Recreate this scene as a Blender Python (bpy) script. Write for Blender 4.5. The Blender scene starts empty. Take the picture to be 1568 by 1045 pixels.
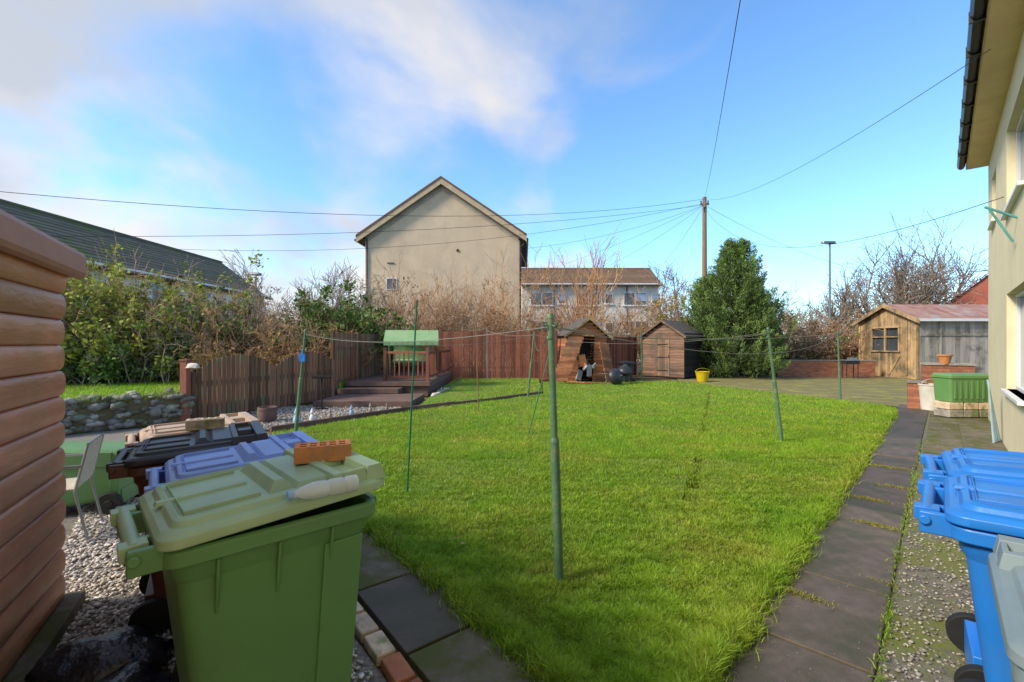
import bpy, math, random
import numpy as np
from mathutils import Vector, Matrix
random.seed(7); rng=np.random.default_rng(7)
S=bpy.context.scene
S.view_settings.view_transform='Standard'; S.view_settings.look='None'; S.view_settings.exposure=0
# ------------------------------------------------------------ materials
def ND(nt,t,**k):
    n=nt.nodes.new(t)
    for a,b in k.items(): setattr(n,a,b)
    return n
def M(name,c1,c2=None,scale=5,rough=.8,bump=.3,bscale=None,stretch=(1,1,1),c3=None,c3scale=1.2,c3lo=.5,c3hi=.65,rv=.25,metal=0,detail=6,transl=0,bdist=.01,spec=.3,alpha=1):
    m=bpy.data.materials.new(name); m.use_nodes=True; nt=m.node_tree; L=nt.links
    b=nt.nodes['Principled BSDF']; b.inputs['Roughness'].default_value=rough; b.inputs['Metallic'].default_value=metal
    b.inputs['Specular IOR Level'].default_value=spec
    c2=c2 or tuple(x*.75 for x in c1)
    tc=ND(nt,'ShaderNodeTexCoord'); mp=ND(nt,'ShaderNodeMapping'); mp.inputs['Scale'].default_value=stretch
    L.new(tc.outputs['Object'],mp.inputs[0])
    n=ND(nt,'ShaderNodeTexNoise'); n.inputs['Scale'].default_value=scale; n.inputs['Detail'].default_value=detail; n.inputs['Roughness'].default_value=.6
    L.new(mp.outputs[0],n.inputs['Vector'])
    r=ND(nt,'ShaderNodeValToRGB'); r.color_ramp.elements[0].position=.35; r.color_ramp.elements[1].position=.65
    r.color_ramp.elements[0].color=(*c1,1); r.color_ramp.elements[1].color=(*c2,1)
    L.new(n.outputs[0],r.inputs[0]); col=r.outputs[0]
    if c3:
        n3=ND(nt,'ShaderNodeTexNoise'); n3.inputs['Scale'].default_value=c3scale; n3.inputs['Detail'].default_value=8; n3.inputs['Roughness'].default_value=.65
        L.new(tc.outputs['Object'],n3.inputs['Vector'])
        mr=ND(nt,'ShaderNodeMapRange'); mr.inputs[1].default_value=c3lo; mr.inputs[2].default_value=c3hi
        L.new(n3.outputs[0],mr.inputs[0])
        mx=ND(nt,'ShaderNodeMixRGB'); mx.inputs[2].default_value=(*c3,1); L.new(mr.outputs[0],mx.inputs[0]); L.new(col,mx.inputs[1]); col=mx.outputs[0]
    at=ND(nt,'ShaderNodeAttribute',attribute_name='rnd')
    mr=ND(nt,'ShaderNodeMapRange'); mr.inputs[3].default_value=1-rv; mr.inputs[4].default_value=1+rv
    L.new(at.outputs['Fac'],mr.inputs[0])
    mu=ND(nt,'ShaderNodeVectorMath',operation='SCALE'); L.new(col,mu.inputs[0]); L.new(mr.outputs[0],mu.inputs['Scale'])
    L.new(mu.outputs[0],b.inputs['Base Color'])
    if bump:
        nb=ND(nt,'ShaderNodeTexNoise'); nb.inputs['Scale'].default_value=bscale or scale*4; nb.inputs['Detail'].default_value=5
        L.new(mp.outputs[0],nb.inputs['Vector'])
        bp=ND(nt,'ShaderNodeBump'); bp.inputs['Strength'].default_value=bump; bp.inputs['Distance'].default_value=bdist
        L.new(nb.outputs[0],bp.inputs['Height']); L.new(bp.outputs[0],b.inputs['Normal'])
    if transl:
        out=nt.nodes['Material Output']; t=ND(nt,'ShaderNodeBsdfTranslucent'); L.new(mu.outputs[0],t.inputs[0])
        ms=ND(nt,'ShaderNodeMixShader'); ms.inputs[0].default_value=transl
        L.new(b.outputs[0],ms.inputs[1]); L.new(t.outputs[0],ms.inputs[2]); L.new(ms.outputs[0],out.inputs[0])
    return m
grassM=M('grass_blades',(.20,.37,.018),(.29,.44,.028),scale=1.3,rough=.45,bump=0,c3=(.39,.42,.055),c3scale=.9,c3lo=.46,c3hi=.70,rv=.60,transl=.34,spec=.4)
mossGM=M('moss_yellow',(.25,.22,.05),(.17,.18,.04),scale=9,rv=.4,bump=0)
lawnM=M('lawn_soil',(.11,.18,.018),(.15,.23,.025),scale=6,rough=.95,bump=.6,c3=(.17,.19,.04),c3scale=1,rv=0)
fieldM=M('field',(.18,.31,.028),(.23,.37,.038),scale=3,bump=.5,rv=0)
groundM=M('ground',(.11,.10,.045),(.17,.13,.075),scale=1.5,bump=.6,bscale=12,bdist=.05,rv=0)
mossM=M('mossy_ground',(.20,.175,.14),(.10,.088,.07),scale=14,rough=.6,bump=.8,bscale=60,c3=(.14,.15,.03),c3scale=1.6,c3lo=.44,c3hi=.58,rv=0)
mossfar=M('mossy_paving',(.22,.18,.09),(.16,.15,.045),scale=4,rough=.95,bump=.5,c3=(.30,.28,.05),c3scale=1.6,rv=.15)
gravbaseM=M('gravel_bed',(.28,.255,.22),(.14,.125,.10),scale=40,bump=.9,bscale=90,rv=0)
stoneM=M('gravel_stones',(.66,.61,.54),(.44,.38,.32),scale=20,bump=.2,rv=.5)
stone2M=M('pebbles_dark',(.38,.34,.29),(.25,.22,.18),scale=20,bump=.2,rv=.5)
slabM=M('slab',(.084,.063,.046),(.125,.095,.072),scale=9,rough=.6,bump=.8,bscale=140,c3=(.062,.058,.030),c3scale=2.2,c3lo=.46,c3hi=.62,rv=.28,bdist=.004,spec=.35)
slab2M=M('slab_mossy',(.12,.10,.072),(.17,.145,.11),scale=9,rough=.9,bump=.8,bscale=120,c3=(.09,.095,.028),c3scale=3.5,c3lo=.43,c3hi=.57,rv=.2,bdist=.004)
rubbleM=M('stone_rubble',(.32,.30,.26),(.18,.165,.14),scale=6,bump=.7,c3=(.14,.17,.06),c3scale=3,rv=.45,bdist=.02)
brickM=M('brick',(.42,.16,.085),(.33,.12,.065),scale=12,bump=.5,bscale=90,rv=.25)
brickO=M('brick_orange',(.60,.24,.085),(.48,.17,.06),scale=14,bump=.6,bscale=100,c3=(.38,.20,.10),c3scale=8,rv=.1,bdist=.004)
brickT=M('brick_tan',(.64,.50,.36),(.46,.35,.24),scale=12,bump=.5,c3=(.20,.21,.09),c3scale=7,rv=.2)
logM=M('stained_logs',(.62,.25,.125),(.47,.18,.092),scale=2.2,rough=.42,bump=.45,bscale=5,stretch=(1,1,4),c3=(.38,.19,.07),c3scale=1.4,c3lo=.46,c3hi=.72,rv=.14,bdist=.02,spec=.45)
trimM=M('cabin_trim',(.36,.165,.105),(.44,.20,.13),scale=3,rough=.5,bump=.3,rv=.1)
fenceM=M('fence_timber',(.25,.125,.072),(.17,.085,.05),scale=4,stretch=(6,6,.6),bump=.5,c3=(.17,.14,.07),c3scale=2,rv=.45)
fenceR=M('fence_red_timber',(.28,.10,.06),(.19,.07,.045),scale=4,stretch=(6,6,.6),bump=.5,rv=.4)
deckM=M('deck_timber',(.17,.105,.085),(.12,.075,.062),scale=4,bump=.4,rv=.25)
shedM=M('shed_timber',(.27,.155,.10),(.18,.105,.07),scale=3,stretch=(.7,.7,6),bump=.5,rv=.35,c3=(.12,.09,.07),c3scale=1.5,c3lo=.45)
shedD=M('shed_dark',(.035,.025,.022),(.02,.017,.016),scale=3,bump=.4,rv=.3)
playM=M('playhouse_timber',(.52,.20,.095),(.34,.13,.065),scale=3,bump=.5,rv=.4,c3=(.24,.15,.09),c3scale=2)
feltM=M('roof_felt',(.08,.072,.066),(.12,.105,.095),scale=10,bump=.5,rv=.1)
sumM=M('weathered_timber',(.46,.31,.16),(.28,.19,.10),scale=3,stretch=(5,5,.6),bump=.5,rv=.38,c3=(.13,.105,.07),c3scale=1.6,c3lo=.44)
sumG=M('grey_boarding',(.42,.38,.33),(.29,.25,.21),scale=3,stretch=(5,5,.5),bump=.4,rv=.2,c3=(.15,.13,.10),c3scale=1.3)
rustM=M('rusty_sheet',(.24,.12,.10),(.32,.20,.175),scale=3,bump=.3,rv=.1,c3=(.28,.27,.26),c3scale=.8)
renderM=M('cream_render',(.80,.71,.48),(.74,.64,.42),scale=1.5,rough=.9,bump=.5,bscale=70,rv=0,c3=(.64,.55,.37),c3scale=.6,c3lo=.5,c3hi=.8)
renderG=M('gable_render',(.64,.51,.36),(.56,.44,.31),scale=.7,rough=.9,bump=.5,bscale=30,stretch=(1,1,.45),rv=0,c3=(.42,.34,.25),c3scale=.6,c3lo=.45,c3hi=.78,bdist=.02)
renderW=M('white_render',(.70,.65,.56),(.60,.56,.48),scale=1,bump=.3,rv=0)
stoneCl=M('stone_cladding',(.36,.29,.23),(.22,.18,.15),scale=8,bump=.3,rv=.2)
tileM=M('roof_tiles',(.10,.09,.065),(.13,.115,.075),scale=2,bump=.5,bscale=20,c3=(.085,.115,.02),c3scale=.6,rv=.25,bdist=.03)
tileB=M('roof_tiles_brown',(.22,.135,.085),(.16,.10,.065),scale=2,bump=.5,rv=.2,bdist=.03)
tileR=M('roof_tiles_red',(.38,.11,.075),(.30,.09,.06),scale=2,bump=.4,rv=.2)
bargeM=M('bargeboard',(.10,.075,.06),(.07,.055,.045),scale=3,rv=.1)
bargeT=M('verge_cream',(.56,.43,.29),(.44,.34,.22),scale=3,rv=.1)
blackM=M('black_plastic',(.018,.018,.02),(.025,.025,.027),scale=8,rough=.4,bump=.1,rv=.1)
whiteM=M('white_pvc',(.75,.75,.74),(.68,.68,.67),scale=3,rough=.4,bump=0,rv=.03)
glassM=M('window_glass',(.05,.06,.075),(.09,.11,.13),scale=.8,rough=.08,bump=0,rv=.3,spec=.8)
blindM=M('blue_curtain',(.25,.40,.60),(.3,.45,.65),scale=1,rv=.1)
poleM=M('green_painted_pole',(.075,.155,.085),(.11,.20,.11),scale=9,rough=.45,bump=.3,rv=.1,c3=(.19,.21,.13),c3scale=9,c3lo=.53,c3hi=.68)
propM=M('clothes_prop_green',(.012,.13,.06),(.02,.16,.08),scale=9,rough=.4,bump=0,rv=.1)
woodpM=M('bare_pole_wood',(.30,.19,.10),(.19,.12,.07),scale=5,stretch=(5,5,.5),rv=.1)
lineM=M('line_cord',(.26,.27,.23),scale=5,bump=0)
wireM=M('wire_black',(.03,.03,.035),scale=5,bump=0)
galvM=M('galvanised',(.30,.31,.32),(.24,.25,.26),scale=8,rough=.4,bump=0,metal=.6)
tyreM=M('tyre',(.02,.02,.02),rough=.7,bump=.2)
potM=M('white_pot',(.66,.62,.55),(.52,.48,.42),scale=4,rv=.05)
yelM=M('yellow_plastic',(.75,.55,.01),(.65,.48,.01),scale=4,bump=0,rough=.4)
clothM=M('green_canvas',(.32,.48,.24),(.24,.40,.19),scale=3,bump=.3,rv=.2)
bagM=M('black_bag',(.012,.012,.014),(.02,.02,.022),scale=5,rough=.3,bump=.9,bscale=9,bdist=.04,spec=.6)
twigB=M('twigs_brown',(.36,.22,.135),(.46,.30,.19),scale=1,bump=0,rv=.5)
twigG=M('twigs_grey',(.25,.20,.16),(.33,.27,.215),scale=1,bump=0,rv=.45)
twigO=M('twigs_orange',(.62,.35,.17),(.48,.28,.15),scale=1,bump=0,rv=.4)
leafY=M('leaves_yellowgreen',(.37,.38,.06),(.24,.28,.05),scale=1.2,bump=0,rv=.55,transl=.25)
leafG=M('leaves_dark',(.10,.165,.038),(.16,.23,.052),scale=1.5,bump=0,rv=.55,transl=.2)
leafB=M('leaves_dead',(.38,.24,.12),(.29,.18,.09),scale=1.2,bump=0,rv=.5,transl=.2)
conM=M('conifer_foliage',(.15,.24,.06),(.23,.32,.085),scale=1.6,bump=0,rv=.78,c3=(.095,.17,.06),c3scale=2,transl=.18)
barkM=M('bark',(.10,.08,.06),scale=6)
def plast(name,c,rough=.45):
    return M(name,c,tuple(x*.88 for x in c),scale=3,rough=rough,bump=.15,bscale=60,rv=.05,c3=tuple(x*.66+.03 for x in c),c3scale=3.4,c3lo=.5,c3hi=.78,bdist=.003,spec=.4)
binG=plast('bin_green_plastic',(.125,.27,.09)); lidG=plast('bin_green_lid_faded',(.37,.49,.27),.5)
binB=plast('bin_blue_plastic',(.018,.19,.62),.36); binN=plast('bin_navy_plastic',(.03,.07,.30),.4)
binK=plast('bin_black_plastic',(.03,.031,.036),.4); binBr=plast('bin_brown_plastic',(.12,.045,.028)); lidT=plast('lid_tan',(.48,.35,.25),.5)
binGr=plast('bin_grey_plastic',(.20,.26,.28),.5); binLB=plast('lid_pale_blue',(.25,.36,.70),.45)
def clearM():
    m=bpy.data.materials.new('clear_plastic'); m.use_nodes=True; b=m.node_tree.nodes['Principled BSDF']
    b.inputs['Base Color'].default_value=(.92,.95,.95,1); b.inputs['Transmission Weight'].default_value=.55; b.inputs['Roughness'].default_value=.1; b.inputs['IOR'].default_value=1.3
    return m
clr=clearM()
# ------------------------------------------------------------ mesh helpers
def link(o,parent=None):
    S.collection.objects.link(o)
    if parent: o.parent=parent
    return o
def empty(name,loc=(0,0,0),rz=0,rx=0,ry=0):
    e=bpy.data.objects.new(name,None); e.empty_display_size=.1; e.location=loc; e.rotation_euler=(rx,ry,rz); return link(e)
class MB:
    def __init__(s): s.v=[];s.f=[];s.m=[];s.r=[]
    def add(s,v,f,mi=0,r=None):
        o=len(s.v); s.v+= [tuple(x) for x in v]; r=random.random() if r is None else r
        for q in f: s.f.append([i+o for i in q]); s.m.append(mi); s.r.append(r)
    def hexa(s,v,mi=0,r=None): s.add(v,[(0,3,2,1),(4,5,6,7),(0,1,5,4),(1,2,6,5),(2,3,7,6),(3,0,4,7)],mi,r)
    def box(s,c,d,rz=0,mi=0,rx=0,ry=0,r=None):
        R=Matrix.Rotation(rz,3,'Z')@Matrix.Rotation(ry,3,'Y')@Matrix.Rotation(rx,3,'X'); c=Vector(c)
        x,y,z=[a/2 for a in d]
        s.hexa([c+R@Vector(p) for p in [(-x,-y,-z),(x,-y,-z),(x,y,-z),(-x,y,-z),(-x,-y,z),(x,-y,z),(x,y,z),(-x,y,z)]],mi,r)
    def tube(s,p0,p1,r0,r1=None,n=10,mi=0,cap=True,r=None):
        r1=r0 if r1 is None else r1; p0=Vector(p0);p1=Vector(p1); d=(p1-p0).normalized()
        a=d.orthogonal().normalized(); b=d.cross(a); v=[]
        for p,rr in ((p0,r0),(p1,r1)):
            for i in range(n):
                t=2*math.pi*i/n; v.append(p+(a*math.cos(t)+b*math.sin(t))*rr)
        f=[(i,(i+1)%n,n+(i+1)%n,n+i) for i in range(n)]
        if cap: f+= [tuple(range(n))[::-1],tuple(range(n,2*n))]
        s.add(v,f,mi,r)
    def path(s,pts,r,n=6,mi=0):
        rr=random.random()
        for a,b in zip(pts[:-1],pts[1:]): s.tube(a,b,r,r,n,mi,True,rr)
    def loft(s,rings,mi=0,c0=True,c1=True,r=None):
        n=len(rings[0]); v=[p for R in rings for p in R]; f=[]
        for k in range(len(rings)-1):
            for i in range(n): f.append((k*n+i,k*n+(i+1)%n,(k+1)*n+(i+1)%n,(k+1)*n+i))
        if c0: f.append(tuple(range(n))[::-1])
        if c1: f.append(tuple(range((len(rings)-1)*n,len(rings)*n)))
        s.add(v,f,mi,r)
    def obj(s,name,mats,parent=None,smooth=False,bevel=0,auto=None):
        me=bpy.data.meshes.new(name); me.from_pydata(s.v,[],s.f); 
        for m in mats: me.materials.append(m)
        me.polygons.foreach_set('material_index',s.m)
        a=me.attributes.new('rnd','FLOAT','FACE'); a.data.foreach_set('value',s.r)
        if smooth: me.polygons.foreach_set('use_smooth',[True]*len(s.f)); me.set_sharp_from_angle(angle=math.radians(auto or 40))
        me.update(); o=bpy.data.objects.new(name,me); link(o,parent)
        if bevel:
            b=o.modifiers.new('Bevel','BEVEL'); b.width=bevel; b.segments=2; b.limit_method='ANGLE'; b.angle_limit=math.radians(35)
        return o
def rring(w,d,r,cx,z,cy=0,n=5):
    out=[]
    for (sx,sy,a0) in ((1,1,0),(-1,1,90),(-1,-1,180),(1,-1,270)):
        for k in range(n+1):
            a=math.radians(a0+90*k/n); out.append(Vector((cx+sx*(w/2-r)+r*math.cos(a),cy+sy*(d/2-r)+r*math.sin(a),z)))
    return out
def fast(name,V,F,mat,rnd=None,parent=None,smooth=False):
    me=bpy.data.meshes.new(name); V=np.asarray(V,dtype=np.float32); F=np.asarray(F,dtype=np.int32); k=F.shape[1]
    me.vertices.add(len(V)); me.vertices.foreach_set('co',V.ravel())
    me.loops.add(F.size); me.loops.foreach_set('vertex_index',F.ravel())
    me.polygons.add(len(F)); me.polygons.foreach_set('loop_start',np.arange(0,F.size,k,dtype=np.int32))
    me.materials.append(mat); me.update(calc_edges=True)
    if rnd is None: rnd=np.random.random(len(F))
    a=me.attributes.new('rnd','FLOAT','FACE'); a.data.foreach_set('value',np.asarray(rnd,dtype=np.float32))
    if smooth: me.polygons.foreach_set('use_smooth',np.ones(len(F),dtype=bool))
    o=bpy.data.objects.new(name,me); return link(o,parent)
def sheet(name,pts,z,mat,thick=0):
    mb=MB(); n=len(pts)
    zs=z if isinstance(z,(list,tuple)) else [z]*n
    mb.add([(p[0],p[1],zs[i]) for i,p in enumerate(pts)],[tuple(range(n))])
    if thick:
        v=[(p[0],p[1],zs[i]) for i,p in enumerate(pts)]+[(p[0],p[1],zs[i]-thick) for i,p in enumerate(pts)]
        mb.add(v,[(i,n+i,n+(i+1)%n,(i+1)%n) for i in range(n)])
    return mb.obj(name,[mat])
def nrm(a): return a/np.maximum(np.linalg.norm(a,axis=1,keepdims=True),1e-9)
def inpoly(P,poly):
    x,y=P[:,0],P[:,1]; ins=np.zeros(len(P),bool); n=len(poly); j=n-1
    for i in range(n):
        xi,yi=poly[i];xj,yj=poly[j]
        c=((yi>y)!=(yj>y))&(x<(xj-xi)*(y-yi)/((yj-yi)+1e-12)+xi); ins^=c; j=i
    return ins
def edgedist(P,poly):
    D=np.full(len(P),1e9); n=len(poly)
    for i in range(n):
        a=np.array(poly[i]);b=np.array(poly[(i+1)%n]); ab=b-a
        t=np.clip(((P-a)@ab)/(ab@ab),0,1); D=np.minimum(D,np.linalg.norm(P-(a+t[:,None]*ab),axis=1))
    return D
GA=math.atan2(.727,.687)   # direction of the garden path and the house wall
def uv(u,v): return (.687*u+.727*v,.727*u-.687*v)
# ------------------------------------------------------------ ground
sheet('ground',[(-400,-60),(400,-60),(400,600),(-400,600)],-.04,groundM)
LAWN=[(.55,1.65),(.2,2.15),(-.55,3.08),(-1.34,4.07),(-3.0,6.2),(-4.28,8.1),(-2.3,10.9),(-.6,12.6),(.96,14.4),(1.0,18.9),(7.0,19.3),(7.6,17.4),(9.6,11.9),uv(14.6,-.8),uv(2.0,-.8),uv(1.2,-.8)]
sheet('lawn',LAWN,.0,lawnM)
UP=[(-2.3,11.0),(-.6,12.7),(.96,14.5),(1.1,18.9),(-2.3,18.9),(-2.4,14.6)]
sheet('upper_lawn',UP,[.03,.03,.03,.14,.14,.1],lawnM,.1)
FIELD=[(-7.9,8.2),(-6.6,9.6),(-5.1,13.6),(-5.2,26),(-60,26),(-60,8.2)]
sheet('field',FIELD,.42,fieldM,.5)
sheet('back_ground',[(-60,19.6),(120,22.5),(120,60),(-60,60)],.0,groundM)
sheet('mossy_paving',[(7.05,19.4),(7.65,17.45),(9.7,11.9),uv(14.7,-.24),(24,12),(24,22.2),(8,22)],-.008,mossfar)
sheet('side_strip',[uv(-1,-.24),uv(15,-.24),uv(15,.72),uv(-1,.72)],-.012,mossM)
sheet('gravel_bed',[(-.45,2.0),(-1.25,2.97),(-2.2,4.2),(-4.2,8.0),(-6.6,9.3),(-9,7),(-6,3),(-2,-1),(0,-1),(.3,1.2)],-.02,gravbaseM)
# ------------------------------------------------------------ grass
def grass(name,P,H,W,seg,seed,mat,rd0=None):
    r=np.random.default_rng(seed); n=len(P); a=r.uniform(0,2*np.pi,n); side=np.stack([np.cos(a),np.sin(a),0*a],1)*W[:,None]*.5
    b=r.uniform(0,2*np.pi,n); lean=np.stack([np.cos(b),np.sin(b),0*b],1)*(H*r.uniform(.15,1.1,n))[:,None]
    up=np.zeros((n,3)); up[:,2]=H*r.uniform(.6,1,n); rd=r.random(n)
    if rd0 is not None: rd=np.clip(rd*.6+rd0*.4,0,1)
    if seg==2:
        mid=P+up*.6+lean*.3
        V=np.stack([P-side,P+side,mid-side*.8,mid+side*.8,P+up+lean],1).reshape(-1,3)
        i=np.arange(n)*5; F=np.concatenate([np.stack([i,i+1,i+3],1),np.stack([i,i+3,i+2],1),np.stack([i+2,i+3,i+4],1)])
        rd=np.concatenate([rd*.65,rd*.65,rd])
    else:
        V=np.stack([P-side,P+side,P+up+lean],1).reshape(-1,3); i=np.arange(n)*3; F=np.stack([i,i+1,i+2],1)
    return fast(name,V,F,mat,rd)
def sample(poly,n,dmin,dmax,seed):
    r=np.random.default_rng(seed); t=r.random(n*3); y=1/((1/dmin)+(1/dmax-1/dmin)*t)
    x=r.uniform(-1.25,1.25,n*3)*y
    P=np.stack([x,y],1); P=P[inpoly(P,poly)]; return P[:n]
def patchy(P):
    x,y=P[:,0],P[:,1]
    a=.5+.5*np.sin(x*3.1+np.sin(y*2.3)*2)*np.sin(y*2.7+np.sin(x*1.7)*2)
    b=.5+.5*np.sin(x*9.1+np.sin(y*7.3)*2)*np.sin(y*8.7+np.sin(x*6.7)*2)
    c=.5+.5*np.sin(x*21+np.sin(y*17)*2)*np.sin(y*19+np.sin(x*23)*2)
    return .30*a+.35*b+.35*c
P=sample(LAWN,480000,1.6,6.5,1); ed=edgedist(P,LAWN); r=np.random.default_rng(3); pt=patchy(P)
H=.014+.016*r.random(len(P))+.062*pt**1.7+np.where(ed<.14,.06*r.random(len(P))*(1-ed/.14)+.01,0)
keep=r.random(len(P))<.35+.95*pt; P=P[keep];H=H[keep];pt=pt[keep]
W=.0022+.0007*P[:,1]
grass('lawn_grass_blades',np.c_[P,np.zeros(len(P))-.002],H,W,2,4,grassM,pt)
P=sample(LAWN,240000,6.3,20,5); pt=patchy(P*.6); H=.018+.02*r.random(len(P))+.06*pt**1.5; W=.001*P[:,1]+.001
grass('lawn_grass_blades',np.c_[P,np.zeros(len(P))-.002],H,W,1,6,grassM,pt)
P=sample(UP,60000,10.9,19,8); grass('upper_lawn_grass',np.c_[P,.03+.11*np.clip((P[:,1]-13)/6,0,1)],.04+.04*r.random(len(P)),.001*P[:,1]+.002,1,9,grassM)
Pf=np.stack([r.uniform(-20,-5,60000),r.uniform(8.2,15,60000)],1); Pf=Pf[inpoly(Pf,FIELD)]
grass('field_grass',np.c_[Pf,np.full(len(Pf),.42)],.05+.06*r.random(len(Pf)),np.full(len(Pf),.014),1,10,grassM)
tp=[]
rr=random.Random(8)
for k in range(460):
    u=1.8+rr.random()**1.6*12; s=rr.uniform(.01,.06); cu,cv=u,-.80+rr.uniform(-.02,.06)
    for j in range(26): tp.append((*uv(cu+rr.gauss(0,s),cv+rr.gauss(0,s*.6)),0))
for k in range(280):
    t=rr.random(); bx,by=.2+(-1.54)*t*1.3,2.15+1.92*t*1.3; s=rr.uniform(.01,.05); ox,oy=-rr.uniform(-.03,.06)*.78,-rr.uniform(-.03,.06)*.62
    for j in range(26): tp.append((bx+ox+rr.gauss(0,s),by+oy+rr.gauss(0,s),0))
tp=np.array(tp); grass('lawn_edge_tufts',tp,.035+.065*r.random(len(tp)),.003+.0006*tp[:,1],2,13,grassM)
tp=[]
for (u,v,n_,s) in [(2.6,-.22,200,.05),(3.4,-.23,160,.05),(4.4,-.25,160,.06),(5.6,-.24,200,.08),(1.9,-.2,120,.06),(7,-.24,200,.1),(9,-.25,200,.12),(2.25,-.21,150,.01)]:
    for k in range(n_): tp.append((*uv(u+random.gauss(0,s*5),v+random.gauss(0,.015)),0))
tp=np.array(tp); grass('joint_weeds',tp,.012+.03*r.random(len(tp)),np.full(len(tp),.006),2,12,grassM)
tp=[]
for (u,v,n_,s) in [(3.35,-.66,900,.05),(5.1,-.42,700,.05),(5.9,-.55,600,.06),(7.6,-.5,800,.08),(6.6,-.3,400,.07),(3.9,-.3,200,.03)]:
    for k in range(n_): tp.append((*uv(u+random.gauss(0,s*.45),v+random.gauss(0,s*1.7)),.0))
tp=np.array(tp); grass('path_moss',tp,.012+.014*r.random(len(tp)),np.full(len(tp),.010),1,14,mossGM)
# ------------------------------------------------------------ slabs
def slabs(name,parent,x0,x1,y0,y1,L,mat,jit=.006,moss=None):
    mb=MB(); x=x0
    while x<x1:
        l=L*random.uniform(.97,1.03); g=.014
        z=random.uniform(-.006,.006)
        c=(x+l/2,(y0+y1)/2+random.uniform(-jit,jit),-.02+z); mb.box(c,(l-g,y1-y0-g,.05),random.uniform(-.008,.008),1 if (moss and random.random()<moss) else 0,rx=random.uniform(-.008,.008),ry=random.uniform(-.006,.006))
        x+=l
    return mb.obj(name,[mat,slab2M],parent,bevel=.006)
e=empty('garden_path',(0,0,0),GA); slabs('path_slabs',e,1.0,15.2,.235,.82,.92,slabM)
a2=math.atan2(.78,-.625); e2=empty('cross_path',(-.515+.02,2.257,0),a2)
slabs('path_slabs',e2,-1.45,3.6,-.62,-.01,.76,slabM,moss=.35)
e3=empty('brick_edging',(-.515,2.257,0),a2); 
mb=MB(); xx=-.9
for i in range(13):
    mb.box((xx,.055,-.005),(.2,.10,.06),random.uniform(-.06,.06),[0,1,0,0,0,1,1,1,0,1,0,1,1][i]); xx+=.225
mb.obj('bricks',[brickM,brickT],e3,bevel=.008)
q=[]
for i in range(300):
    u=1.5+11*random.random()**1.5; q.append(uv(u,random.uniform(-.8,-.26)))
def stones(name,P,s,mat,seed,z=0,parent=None):
    r=np.random.default_rng(seed); t=(1+5**.5)/2
    b=np.array([(-1,t,0),(1,t,0),(-1,-t,0),(1,-t,0),(0,-1,t),(0,1,t),(0,-1,-t),(0,1,-t),(t,0,-1),(t,0,1),(-t,0,-1),(-t,0,1)],float)/1.9
    f=np.array([(0,11,5),(0,5,1),(0,1,7),(0,7,10),(0,10,11),(1,5,9),(5,11,4),(11,10,2),(10,7,6),(7,1,8),(3,9,4),(3,4,2),(3,2,6),(3,6,8),(3,8,9),(4,9,5),(2,4,11),(6,2,10),(8,6,7),(9,8,1)])
    n=len(P); V=b[None]*(1+r.uniform(-.25,.25,(n,12,1))); V=V*np.stack([r.uniform(.7,1.3,n),r.uniform(.6,1,n),r.uniform(.35,.7,n)],1)[:,None]*s[:,None,None]
    a=r.uniform(0,6.28,n); c,q=np.cos(a)[:,None],np.sin(a)[:,None]
    X=V[...,0]*c-V[...,1]*q; Y=V[...,0]*q+V[...,1]*c; V=np.stack([X,Y,V[...,2]],-1); V[...,0]+=P[:,0,None]; V[...,1]+=P[:,1,None]; V[...,2]+=z+r.uniform(-.004,.01,n)[:,None]
    F=(f[None]+np.arange(n)[:,None,None]*12).reshape(-1,3)
    return fast(name,V.reshape(-1,3),F,mat,np.repeat(r.random(n),20),parent)
stones('path_grit',np.array(q),r.uniform(.0015,.004,len(q)),stone2M,21,.006)
GR=[(-.6,2.1),(-1.25,2.97),(-2.2,4.2),(-3.6,6.6),(-6,6.5),(-4.6,5),(-3.1,3.0),(-2.2,1.3),(-1,1.3)]
r=np.random.default_rng(22)
P=np.stack([r.uniform(-6,-.5,66000),r.uniform(1.3,6.6,66000)],1); P=P[inpoly(P,GR)]; keep=r.random(len(P))<np.clip((3.6/P[:,1])**1.2,0,1); P=P[keep]
stones('gravel',P,r.uniform(.006,.017,len(P))*(.8+.08*P[:,1]),stoneM,23,-.012)
q=[]
for i in range(5200):
    u=1.2+abs(random.gauss(0,3.2)); v=random.uniform(-.21,.7); q.append(uv(u,v))
q=np.array(q); stones('side_strip_pebbles',q,r.uniform(.004,.013,len(q)),stone2M,24,-.010)
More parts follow.
